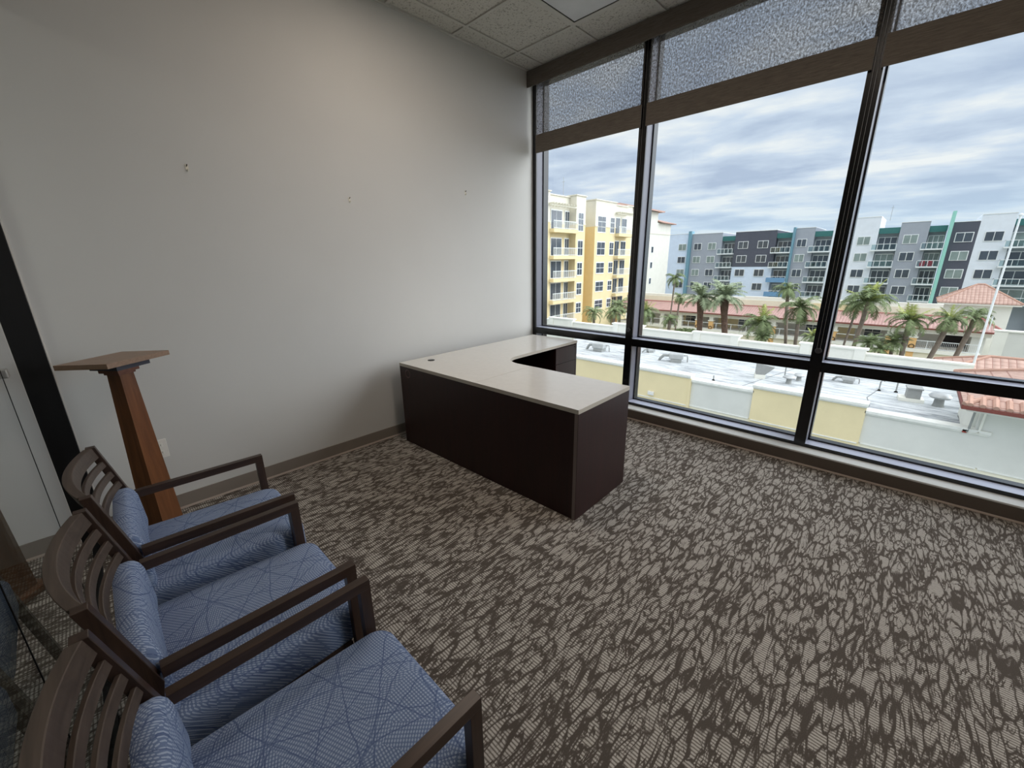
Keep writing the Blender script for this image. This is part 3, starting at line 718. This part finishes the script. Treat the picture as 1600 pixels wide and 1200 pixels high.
new_obj('wall', B(5.75, 16, 18.0, 22.4, -6.0, -3.6), E_GREY, tb); new_obj('base_wall', B(5.75, 16, 18.02, 22.4, GZ, -6.02), E_BASE, tb); new_obj('moulding', B(6.1, 16, 17.98, 18.1, -6.05, -6.0), COPING, tb)
new_obj('side_wall', B(5.62, 5.76, 18.3, 22.4, -5.2, -3.6), E_WHITE, tb)
hip('r', tb, 5.2, 16.5, 17.05, 23.0, -3.45, -2.3, TILX, TILY)
bm = bmesh.new(); 
for k in range(34):      # barrel tile ends along the eave
    x = 5.33 + k*0.30; tube(bm, [(x, 17.0, -3.44), (x, 17.5, -3.26)], 0.085, 7)
new_obj('eave_tiles', bm, RIDGE, tb, True)
new_obj('gutter', BB([(5.15, 16.5, 16.98, 17.08, -3.62, -3.50), (5.15, 5.25, 17.05, 23.0, -3.62, -3.50)]), GUTTER, tb)
new_obj('soffit', B(5.3, 16.4, 17.1, 22.9, -3.70, -3.60), E_WHITE, tb)
for x in (5.60, 5.86):
    bm = bmesh.new(); tube(bm, [(x, 17.85, -3.6), (x, 17.93, -3.8), (x-0.02, 17.93, -4.6), (x-0.05, 17.85, -4.65)], 0.035, 7); new_obj('downspout', bm, E_WHITE if x > 5.7 else GALVD, tb, True)
new_obj('valve', B(5.44, 5.56, 17.9, 18.0, -4.72, -4.60), flat('red_valve', srgb(150, 60, 50), 0.5), tb)
hb = thing('tile_roofed_pavilion', 'second clay tile hip roof just behind the nearest one at the right edge', 'building', (0, 0, 0))
new_obj('wall', B(5.5, 14.0, 30.8, 34.0, GZ, -5.05), E_WHITE, hb)
hip('r', hb, 5.0, 14.6, 30.3, 34.5, -4.92, -4.13, TILX, TILY)
new_obj('gutter', B(4.95, 14.6, 30.25, 30.33, -5.09, -4.99), GUTTER, hb)

# ---- two-storey arcade with a long pink tile roof
arc = thing('arcade_building', 'long two-storey arcade with pink tile roof and orange columns behind the palms', 'building', (0, 0, 0))
AX0, AX1 = -32.7, 10.6
bm = bmesh.new(); th = 0.15
q = [(AX0, 59.4, -5.93), (AX1, 59.4, -5.93), (AX1-1.6, 62.6, -4.93), (AX0, 62.6, -4.93)]
lo = [bm.verts.new((x, y, z-th)) for x, y, z in q]; hi = [bm.verts.new(p_) for p_ in q]
bm.faces.new(lo[::-1]); bm.faces.new(hi)
for i in range(4): bm.faces.new((lo[i], lo[(i+1) % 4], hi[(i+1) % 4], hi[i]))
new_obj('tile_roof', bm, TILF, arc)
bm = bmesh.new(); tube(bm, [(AX1, 59.4, -5.9), (AX1-1.6, 62.6, -4.9)], 0.10, 8); tube(bm, [(AX0, 62.55, -4.90), (AX1-1.6, 62.55, -4.9)], 0.08, 8); new_obj('ridge_cap', bm, flat('pink_ridge', srgb(178, 122, 116), 0.8), arc, True)
new_obj('gutter', B(AX0, AX1, 59.30, 59.42, -6.12, -5.98), GUTTER, arc)
new_obj('beam', B(AX0, AX1-0.8, 59.9, 60.4, -6.6, -6.08), E_WHITE, arc)
new_obj('upper_wall', B(AX0, 5.9, 62.6, 63.0, -6.2, -4.1), E_BASE, arc)
new_obj('upper_panel', B(-5.9, -1.4, 62.5, 62.62, -4.95, -4.15), E_YEL, arc)
new_obj('roof_parapet', BB([(AX0, -14.2, 62.7, 63.2, -4.1, -3.75), (-14.2, 5.9, 62.7, 63.2, -4.1, -3.62)]), E_WHITE, arc)
new_obj('back_wall', B(AX0, AX1-1.0, 63.0, 63.3, GZ, -6.1), E_GREY, arc)
for a, b in ((-23.0, -20.0), (-17.4, -14.6), (-4.9, -2.9), (-3.3, -1.2)):
    new_obj('wall_panel', B(a, b, 62.93, 63.01, -8.9, -6.2), E_YEL, arc)
new_obj('walkway', BB([(AX0, AX1-1.2, 59.7, 63.0, -8.72, -8.32)]), E_WHITE, arc)
new_obj('lower_beam', B(AX0, AX1-1.2, 59.9, 60.3, -9.9, -8.72), E_BASE, arc)
new_obj('lower_back', B(AX0, AX1-1.2, 62.9, 63.0, GZ, -8.75), flat('olive_storefront', srgb(92, 92, 82), 0.6), arc)
def arc_win(x, w, zt, zb):
    f_ = new_obj('window', BB([(x-w/2-.08, x+w/2+.08, 62.90, 62.96, zb-.08, zt+.08)]), EFRAME, arc)
    new_obj('pane', BB([(x-w/2, x-.03, 62.88, 62.90, zb, (zt+zb)/2-.03), (x+.03, x+w/2, 62.88, 62.90, zb, (zt+zb)/2-.03), (x-w/2, x-.03, 62.88, 62.90, (zt+zb)/2+.03, zt), (x+.03, x+w/2, 62.88, 62.90, (zt+zb)/2+.03, zt)]), EGLASS, f_)
for x in (-20.9, -13.4, -5.4, 0.45, -27.5): arc_win(x*1.03, 1.45, -6.62, -7.95)
for x, c in ((-33.0, 1), (-24.9, 0), (-22.0, 0), (-19.35, 1), (-17.45, 1), (-2.95, 1), (2.15, 1), (4.15, 1), (-9.5, 1)):
    new_obj('column', BB([(x-.30, x+.30, 59.85, 60.45, GZ, -7.15)]), stucco('stucco_orange', srgb(226, 184, 128)) if c else E_WHITE, arc)
    new_obj('capital', BB([(x-.26, x+.26, 59.87, 60.43, -7.02, -6.6), (x-.38, x+.38, 59.78, 60.52, -7.17, -7.02)]), E_WHITE, arc)
    if c and x > -20:
        bm = bmesh.new(); bmesh.ops.create_circle(bm, segments=16, radius=.22, cap_ends=False); bm.free()
        bm = bmesh.new(); tube(bm, [(x+.22*math.cos(k*PI/6), 59.80, -8.1+.22*math.sin(k*PI/6)) for k in range(13)], .05, 6, False); new_obj('medallion', bm, flat('bronze', srgb(84, 70, 54), 0.5), arc, True)
new_obj('opening', B(6.4, 8.4, 62.88, 63.02, -8.3, -6.6), flat('dark_opening', srgb(44, 40, 40), 0.8), arc)
new_obj('wall_panel', B(8.5, 9.5, 60.3, 62.9, -8.4, -6.2), E_GREY, arc)
bm = bmesh.new(); box(bm, AX0, AX1-1.3, 59.86, 59.92, -7.45, -7.38); box(bm, AX0, AX1-1.3, 59.86, 59.92, -8.28, -8.22)
for k in range(int((AX1-1.3-4.6)/0.14)): box(bm, 4.6+k*0.14, 4.62+k*0.14, 59.87, 59.90, -8.3, -7.4)
for k in range(20): box(bm, AX0+k*2, AX0+k*2+.06, 59.85, 59.93, -8.32, -7.38)
new_obj('railing', bm, RAILM, arc)
lw = thing('parking_wall', 'plain pale wall with recessed panels at the right edge below the tower', 'wall', (0, 0, 0))
new_obj('wall', B(8.9, 30, 50.0, 50.5, GZ, -4.72), E_GREY, lw); new_obj('coping', B(8.8, 30, 49.9, 50.6, -4.72, -4.60), E_WHITE, lw)
new_obj('pilaster', B(8.85, 9.6, 49.9, 50.0, GZ, -4.75), E_WHITE, lw); new_obj('opening', B(10.3, 12.5, 49.95, 50.02, -7.6, -6.9), DARK, lw)
tw = thing('stair_tower', 'cream stair tower with a low pyramid tile roof beside the arcade', 'tower', (0, 0, 0))
new_obj('wall', B(5.95, 11.0, 64.0, 68.5, GZ, -3.55), E_WHITE, tw); hip('r', tw, 5.35, 11.6, 63.4, 69.1, -3.38, -1.55, TILX, TILY)
new_obj('eave_board', B(5.4, 11.55, 63.45, 69.0, -3.66, -3.5), E_WHITE, tw)

# ---- grey, charcoal and white apartment block, far behind
gb = thing('apartment_block', 'long modern apartment block in pale, grey and charcoal sections with glass balconies', 'building', (0, 0, 0))
PALE = stucco('render_pale_blue', srgb(206, 218, 234)); MID = stucco('render_grey', srgb(158, 163, 172)); CHAR = stucco('render_charcoal', srgb(88, 90, 100)); WHT = stucco('render_white', srgb(220, 225, 232))
BAYW = stucco('render_bay', srgb(150, 158, 164))
segs = [(-52, -37.67, 7.42, PALE, PALE), (-36.98, -30.22, 7.26, MID, MID), (-27.52, -19.56, 7.20, CHAR, PALE), (-16.25, -13.03, 7.30, MID, MID), (-10.14, -3.44, 8.50, WHT, WHT),
        (-0.56, 3.14, 7.26, MID, MID), (5.89, 8.93, 6.87, CHAR, CHAR), (8.93, 12.63, 7.80, WHT, WHT), (17.5, 24, 7.9, MID, MID), (24, 40, 7.0, PALE, PALE)]
for a, b, zt, m1, m2 in segs:
    if m1 is m2: new_obj('facade', B(a, b, 100, 112, GZ, zt), m1, gb)
    else:
        new_obj('facade', B(a, b, 100, 112, -0.13, zt), m1, gb); new_obj('facade', B(a, b, 100.05, 112, GZ, -0.13), m2, gb)
    new_obj('parapet_cap', B(a, b, 99.93, 112, zt, zt+0.10), EFRAME, gb)
for a, b, zt, mt, y0 in ((-37.67, -36.98, 7.95, TEALB, 99.3), (-16.65, -16.25, 7.5, TEALB, 99.3), (5.45, 5.89, 8.6, TEALG, 99.0)):
    new_obj('fin', B(a, b, y0, 101, GZ, zt), mt, gb)
def gwin(x, w, zt, zb, mt):
    f_ = new_obj('window', BB([(x-w/2-.10, x+w/2+.10, 99.90, 99.97, zb-.10, zt+.10)]), EFRAME, gb)
    new_obj('pane', BB([(x-w/2, x-.05, 99.86, 99.90, zb, zt), (x+.05, x+w/2, 99.86, 99.90, zb, zt)]), mt, f_)
rr = random.Random(3)
for x, w in ((-39.1, 1.7), (-35.5, 1.55), (-32.3, 1.6), (-25.75, 1.8), (-21.9, 1.8), (-15.0, 1.5), (-5.3, 1.75), (-8.6, 1.7), (1.05, 1.75), (7.5, 1.9), (10.8, 1.9), (-43.5, 1.6)):
    for k in range(4):
        gwin(x, w, 5.12-2.93*k, 3.78-2.93*k, EGLASSG if rr.random() < 0.4 else EGLASS)
for (a, b, zt, blue) in ((-30.22, -27.52, 6.47, 0), (-19.56, -16.65, 6.56, 1), (-13.03, -10.14, 6.55, 0), (-3.44, -0.56, 6.55, 0), (3.14, 5.35, 6.49, 0), (12.63, 17.5, 6.9, 0)):
    new_obj('bay_wall', B(a, b, 101.4, 112, GZ, zt-0.3), BAYW, gb)
    new_obj('bay_fascia', BB([(a, b, 100.2, 101.5, zt-0.85, zt), (a+.1, b-.1, 100.0, 100.25, zt-1.0, zt-0.85)]), TEALD, gb)
    for k in range(4):
        z = 2.75-2.93*k
        sl = new_obj('balcony', B(a-.55, b+.05, 98.9, 101.4, z-0.20, z), RAILM, gb)
        if blue and k >= 2: new_obj('rail_panel', B(a-.55, b+.02, 98.88, 98.95, z-0.2, z+0.75), BLUEP, sl)
        else: new_obj('rail_panel', B(a-.5, b, 98.92, 98.96, z+.05, z+.92), RAILG, sl)
        bm = bmesh.new(); box(bm, a-.55, b+.05, 98.9, 98.98, z+.95, z+1.03); box(bm, a-.55, a-.47, 98.9, 101.2, z+.95, z+1.03)
        n_ = 4
        for i in range(n_+1):
            x = a-.55 + (b-a+.52)*i/n_; box(bm, x, x+.07, 98.9, 98.97, z, z+.98)
        new_obj('handrail', bm, RAILM, sl)
        f_ = new_obj('sliding_door', B(a+.12, b-.12, 101.30, 101.36, z, z+2.25), EFRAME, gb)
        w3 = (b-a-.24-.4)/3
        new_obj('pane', BB([(a+.22+i*(w3+.1), a+.22+i*(w3+.1)+w3, 101.26, 101.30, z+.1, z+2.12) for i in range(3)]), EGLASSG if rr.random() < .35 else EGLASS, f_)
# furniture on two balconies
REDP = flat('red_chair_plastic', srgb(196, 44, 60), 0.5)
for x, lb in ((3.35, 'left'), (4.25, 'right')):
    t = thing('balcony_chair', lb + ' one of two bright red armchairs on a balcony of the grey block', 'chair', (x, 99.9, -0.17), 0, 'red balcony chairs')
    new_obj('seat', B(-.32, .32, -.3, .3, .05, .45), REDP, t); new_obj('backrest', B(-.32, .32, .2, .32, .45, .95), REDP, t); new_obj('armrest', BB([(-.38, -.28, -.3, .3, .4, .65), (.28, .38, -.3, .3, .4, .65)]), REDP, t)
for x, y, z, h, lb in ((-2.4, 103, 8.5, 2.0, 'thin antenna mast on the roof of the grey apartment block'), (-37.0, 49.4, 10.3, 3.1, 'thin antenna mast on the roof of the yellow building')):
    bm = bmesh.new(); tube(bm, [(x, y, z-0.6), (x, y, z+h)], 0.03, 5); tube(bm, [(x-.25, y, z+h*.8), (x+.25, y, z+h*.8)], 0.02, 4)
    tag(new_obj('antenna_mast', bm, GALVD), lb, 'antenna')
fp = thing('flagpole', 'tall white pole without a flag standing at the right edge', 'pole', (6.31, 29.7, GZ))
bm = bmesh.new(); tube(bm, [(0, 0, 0), (0, 0, 15.35)], [0.065, 0.04], 12); new_obj('pole', bm, RAILM, fp, True)
bm = bmesh.new(); bmesh.ops.create_icosphere(bm, subdivisions=2, radius=0.08, matrix=Matrix.Translation((0, 0, 15.42))); new_obj('finial', bm, RAILM, fp, True)
bm = bmesh.new(); tube(bm, [(.10, 0, 9.7), (.16, 0, 9.7), (.16, 0, 10.4), (.10, 0, 10.4)], .02, 5); new_obj('cleat', bm, RAILM, fp)

# ---- yellow and cream apartment building on the left, its front facing +x
yb_ = thing('yellow_apartment_building', 'butter-yellow apartment building with cream top floor and stacked balconies', 'building', (0, 0, 0))
CREAM = stucco('render_cream', srgb(216, 211, 196)); YEL = stucco('render_yellow', srgb(220, 203, 162)); YEL2 = stucco('render_deep_yellow', srgb(222, 198, 148)); BACKW = stucco('render_recess', srgb(222, 206, 166))
FX = -33.3; ZC = 6.65
def ywall(y0, y1, x1, x0=-48, zt=10.3, lo=YEL):
    new_obj('wall', B(x0, x1, y0, y1, GZ, ZC), lo, yb_); new_obj('upper_wall', B(x0, x1, y0, y1, ZC, zt), CREAM, yb_)
    new_obj('band', B(x0, x1+.08, y0-.03, y1+.03, ZC-.10, ZC+.08), CREAM, yb_); new_obj('cornice', B(x0, x1+.15, y0-.1, y1+.1, zt, zt+.14), CREAM, yb_)
ywall(28, 41.75, FX+0.0); ywall(47.15, 49.45, FX+0.35); ywall(41.75, 47.15, FX-0.8, zt=10.1); ywall(49.45, 52.6, FX-2.6, zt=10.0, lo=YEL2)
ywall(52.6, 58.5, FX, zt=10.25); ywall(58.5, 63.4, FX-0.8, zt=10.1); ywall(63.4, 65.4, FX-0.9)
new_obj('side_panel', B(-36, FX-0.01, 52.56, 52.6, GZ, ZC-0.1), YEL2, yb_)
for y0, y1 in ((41.75, 47.15), (58.5, 63.4)):
    new_obj('recess_wall', B(FX-0.82, FX-0.76, y0, y1, GZ, ZC), BACKW, yb_)
ZT = [8.1, 4.4, 1.35, -1.55, -4.45]; ZB = [5.7, 2.35, -0.4, -3.2, -5.9]
def ywin(x, y0, y1, zt, zb, rows=2, nm='window'):
    f_ = new_obj(nm, BB([(x, x+.06, y0-.1, y1+.1, zb-.1, zt+.1)]), EFRAME, yb_); ps = []
    ym = (y0+y1)/2
    for r in range(rows):
        za = zb+(zt-zb)*r/rows+.04; zb2 = zb+(zt-zb)*(r+1)/rows-.04
        ps += [(x+.06, x+.09, y0, ym-.05, za, zb2), (x+.06, x+.09, ym+.05, y1, za, zb2)]
    new_obj('pane', BB(ps), EGLASS, f_)
for k in range(5):
    ywin(FX+0.35, 47.7, 48.8, ZT[k], ZB[k], 3 if k == 0 else 2)
    ywin(FX, 53.3, 55.4, ZT[k]-.05, ZB[k]+.1, 3 if k == 0 else 2)
    ywin(FX, 56.9, 58.0, ZT[k]-.05, ZB[k]+.1, 3 if k == 0 else 2)
    for y0, y1, dr in ((41.75, 47.15, ((42.9, 45.2), (46.05, 46.9))), (58.5, 63.4, ((59.6, 61.0), (61.7, 63.2)))):
        zf = (5.75, 2.3, -0.75, -3.75, -6.8)[k]
        sl = new_obj('balcony', B(FX-0.8, FX+0.75, y0-.05, y1+.05, zf-0.45, zf), YEL if k else YEL, yb_)
        bm = bmesh.new(); box(bm, FX+.62, FX+.68, y0, y1, zf+.98, zf+1.05); box(bm, FX+.62, FX+.68, y0, y1, zf+.08, zf+.13)
        n_ = int((y1-y0)/.22)
        for i in range(n_+1): box(bm, FX+.635, FX+.665, y0+i*.22, y0+i*.22+.04, zf, zf+1.0)
        new_obj('railing', bm, RAILM, sl)
        for a, b in dr: ywin(FX-0.76, a, b, zf+(2.35 if k else 2.5), zf+.05, 1, 'balcony_door')
for y0, y1 in ((41.4, 47.3), (58.3, 63.6)):
    bm = BB([(FX-1.6, FX+.9, y0+.1+i*.62, y0+.2+i*.62, 8.75, 8.95) for i in range(int((y1-y0)/.62))] + [(FX+.3, FX+.42, y0, y1, 8.6, 8.75)])
    new_obj('pergola', bm, flat('pergola_wood', srgb(206, 202, 186), 0.7), yb_)
TWR = stucco('render_tower', srgb(212, 210, 201))
wt = thing('white_tower_block', 'plain cream tower block with small windows and tile eaves between the mullions', 'building', (0, 0, 0))
new_obj('wall', B(-50, -35, 66.5, 83.1, GZ, 8.5), TWR, wt); new_obj('upper_wall', B(-50, -35.3, 66.5, 77.6, 8.5, 10.45), TWR, wt)
hip('r', wt, -51, -34.3, 65.8, 78.3, 10.45, 12.1, TILX, TILY); 
bm = bmesh.new(); poly_ = [(-34.2, 77.6, 8.55), (-34.2, 83.8, 8.55), (-38, 80.6, 9.7), (-38, 77.6, 9.7)]
lo = [bm.verts.new((x, y, z-.15)) for x, y, z in poly_]; hi = [bm.verts.new(p_) for p_ in poly_]; bm.faces.new(lo[::-1]); bm.faces.new(hi)
for i in range(4): bm.faces.new((lo[i], lo[(i+1) % 4], hi[(i+1) % 4], hi[i]))
new_obj('roof_slope', bm, TILY, wt)
bm = bmesh.new(); poly_ = [(-34.2, 83.8, 8.55), (-50, 83.8, 8.55), (-50, 80.6, 9.7), (-38, 80.6, 9.7)]
lo = [bm.verts.new((x, y, z-.15)) for x, y, z in poly_]; hi = [bm.verts.new(p_) for p_ in poly_]; bm.faces.new(lo[::-1]); bm.faces.new(hi)
for i in range(4): bm.faces.new((lo[i], lo[(i+1) % 4], hi[(i+1) % 4], hi[i]))
new_obj('roof_slope', bm, TILX, wt)
new_obj('band', B(-49, -34.92, 66.4, 83.2, 6.4, 6.55), CREAM, wt)
for k, z in enumerate((3.5, 0.62, -2.4)):
    f_ = new_obj('window', B(-35, -34.94, 75.0, 75.9, z-.62, z+.62), EFRAME, wt); new_obj('pane', B(-34.94, -34.91, 75.1, 75.8, z-.54, z+.54), EGLASS, f_)

# ---- palms and planting
LEAF = flat('palm_leaf', srgb(118, 132, 92), 0.65, 0.25, 0, 0.30, 5); LEAFY = flat('palm_leaf_young', srgb(168, 176, 104), 0.65, 0.25, 0, 0.25, 5)
LEAFD = flat('palm_leaf_silver', srgb(140, 152, 122), 0.65, 0.25, 0, 0.25, 5); BARK = flat('palm_bark', srgb(128, 116, 106), 0.9, 0.1, 0, 0.2, 3)
BARKD = flat('date_palm_bark', srgb(98, 80, 70), 0.95, 0.1, 0, 0.3, 5)
def crown_bm(rad, nf, droop, seed, lean=0.0, up0=0.3):
    rn = random.Random(seed); bm = bmesh.new()
    for f in range(nf):
        az = 2*PI*f/nf*1.0 + rn.uniform(-.2, .2); el = rn.uniform(up0-0.75, up0+0.95); L = rad*rn.uniform(.85, 1.15)
        d = Vector((math.cos(az), math.sin(az), 0)); side = Vector((-math.sin(az), math.cos(az), 0)); n_ = 11; pts = []; p_ = Vector((0, 0, 0)); a = el
        for i in range(n_+1):
            pts.append(p_.copy()); p_ = p_ + (d*math.cos(a) + Vector((0, 0, 1))*math.sin(a))*(L/n_); a -= droop/n_*(0.6+i*0.09)
        for i in range(1, n_):
            t = (pts[i+1]-pts[i]).normalized(); w_ = rad*0.30*math.sin(PI*min(1, (i+1.5)/(n_+1.5)))**0.7
            for k in (0, 0.5):
                q = pts[i].lerp(pts[i+1], k)
                for s in (-1, 1):
                    tip = q + (side*s*0.85 + t*0.55 + Vector((0, 0, -0.35+rn.uniform(-.25, .25)))).normalized()*w_
                    b_ = t*(L*0.022)
                    v = [bm.verts.new(x) for x in (q-b_, q+b_, tip)]; bm.faces.new(v)
        tube(bm, [pts[0], pts[4], pts[8], pts[-1]], [rad*.016, rad*.012, rad*.007, rad*.003], 4, False)
    return bm
def palm(label, x, y, z, r, tx, tz, date=False, seed=1, young=0, slim=False):
    t = thing('palm_tree', label, 'palm tree', (x, y, z), 0, None)
    b = bmesh.new(); k = (z-GZ)/max(0.5, z-tz); bx = (tx-x)*min(k, 2.2)
    r0_ = (0.34 if date else 0.17)*(0.6 if slim else 1)
    pts = [(bx*s**1.3, 0, -(z-GZ)*s) for s in (1, .8, .6, .4, .2, .05, 0)]
    tube(b, pts, [r0_*1.1, r0_, r0_*.9, r0_*.9, r0_*1.0, r0_*(1.35 if date else 1.0), r0_*.7], 9)
    new_obj('trunk', b, BARKD if date else BARK, t, True)
    new_obj('crown', crown_bm(r*1.12, 34 if date else 26, 1.5 if date else 2.1, seed, 0, 0.55 if date else 0.35), LEAFD if date else LEAF, t)
    if young: new_obj('young_fronds', crown_bm(r*.9, 7, 0.5, seed+50, 0, 1.15), LEAFY, t)
    return t
palm('tall slim palm before the cream tower block, its small crown highest at the left', -20.1, 52, -0.9, 1.5, -20.3, -4.5, False, 1, 0, True)
palm('small dark palm just right of the tall slim one', -18.4, 50, -3.1, 1.1, -18.6, -4.8, False, 2, 0, True)
palm('left one of the two thick date palms with dark trunks', -14.3, 46, -2.7, 2.2, -14.0, -6.4, True, 3)
palm('right one of the two thick date palms, its dark trunk curving', -11.8, 46, -2.6, 2.4, -11.1, -6.4, True, 4)
palm('small bushy palm in front of the white arcade columns', -15.2, 40, -4.7, 1.1, -15.3, -5.9, False, 5)
palm('coconut palm just right of the first mullion, low at the window edge', -18.0, 40, -4.1, 1.6, -18.5, -5.8, False, 6, 1)
palm('broad low palm with a pale trunk base, right of the two date palms', -7.4, 44, -4.8, 2.1, -7.3, -6.4, False, 7, 1)
palm('palm with a high grey-green crown rising behind its larger neighbour', -6.3, 48, -1.6, 1.4, -5.6, -7.1, False, 8)
palm('large palm left of the second mullion in front of the long pink roof', -4.5, 45, -3.1, 2.1, -4.3, -6.7, False, 9)
palm('short light green palm low beside the second mullion', -2.4, 40, -5.1, 1.0, -2.5, -5.6, False, 10, 1)
palm('largest palm right of the second mullion with bright young fronds on top', 0.5, 44, -2.2, 2.2, 0.1, -6.0, False, 11, 1)
palm('leaning thin palm behind the largest one right of the second mullion', -0.4, 47, -3.0, 1.5, -0.9, -6.7, False, 12, 0, True)
palm('palm in the middle of the right window beside an orange column', 3.4, 42, -3.4, 1.6, 3.5, -6.1, False, 13, 1)
palm('left one of the pair of leaning palms before the stair tower', 5.6, 42, -3.1, 1.35, 4.7, -6.0, False, 14, 1)
palm('right one of the pair of leaning palms before the stair tower', 7.0, 44, -3.0, 1.35, 6.3, -6.2, False, 15)
palm('low palm at the foot of the yellow building, leftmost of its three', -26.1, 42, -4.9, 1.6, -25.8, -5.9, False, 16)
palm('low palm at the foot of the yellow building, nearest the first mullion', -23.1, 42, -4.7, 1.5, -23.2, -5.7, False, 17)
palm('middle palm at the foot of the yellow building, a bit taller', -24.7, 46, -4.2, 1.7, -24.4, -6.1, False, 18)
def shrub(label, x, y, z, r, seed, cyc=True):
    t = thing('shrub', label, 'shrub', (x, y, z), 0, None)
    if cyc: new_obj('foliage', crown_bm(r, 30, 1.6, seed, 0, 0.5), LEAF, t)
    else:
        rn = random.Random(seed); bm = bmesh.new()
        for k in range(900):
            a = rn.uniform(0, 2*PI); e_ = rn.uniform(-.3, 1.4); q = Vector((math.cos(a)*math.cos(e_)*r*1.7, math.sin(a)*math.cos(e_)*r, math.sin(e_)*r*.5))*rn.uniform(.75, 1.05)
            v = [bm.verts.new(q + Vector((rn.uniform(-1, 1), rn.uniform(-1, 1), rn.uniform(-1, 1)))*.14) for _ in range(3)]; bm.faces.new(v)
        new_obj('foliage', bm, LEAF, t)
    b = bmesh.new(); tube(b, [(0, 0, GZ-z), (0, 0, 0)], [.2, .12], 7); new_obj('stem', b, BARK, t)
shrub('rounded green hedge plant behind the white parapet, left window', -13.6, 41, -6.1, 0.9, 31, False)
shrub('spiky dark cycad left of the orange column in the right window', 1.3, 42, -5.5, 1.2, 32)
shrub('spiky dark cycad touching the orange column in the right window', 2.8, 42, -5.2, 1.2, 33)
shrub('low spiky plant between the two cycads, right window', 2.1, 41, -5.8, 1.1, 34)
shrub('dark low spiky plant at the foot of the broad low palm', -6.9, 43, -6.1, 1.2, 35)
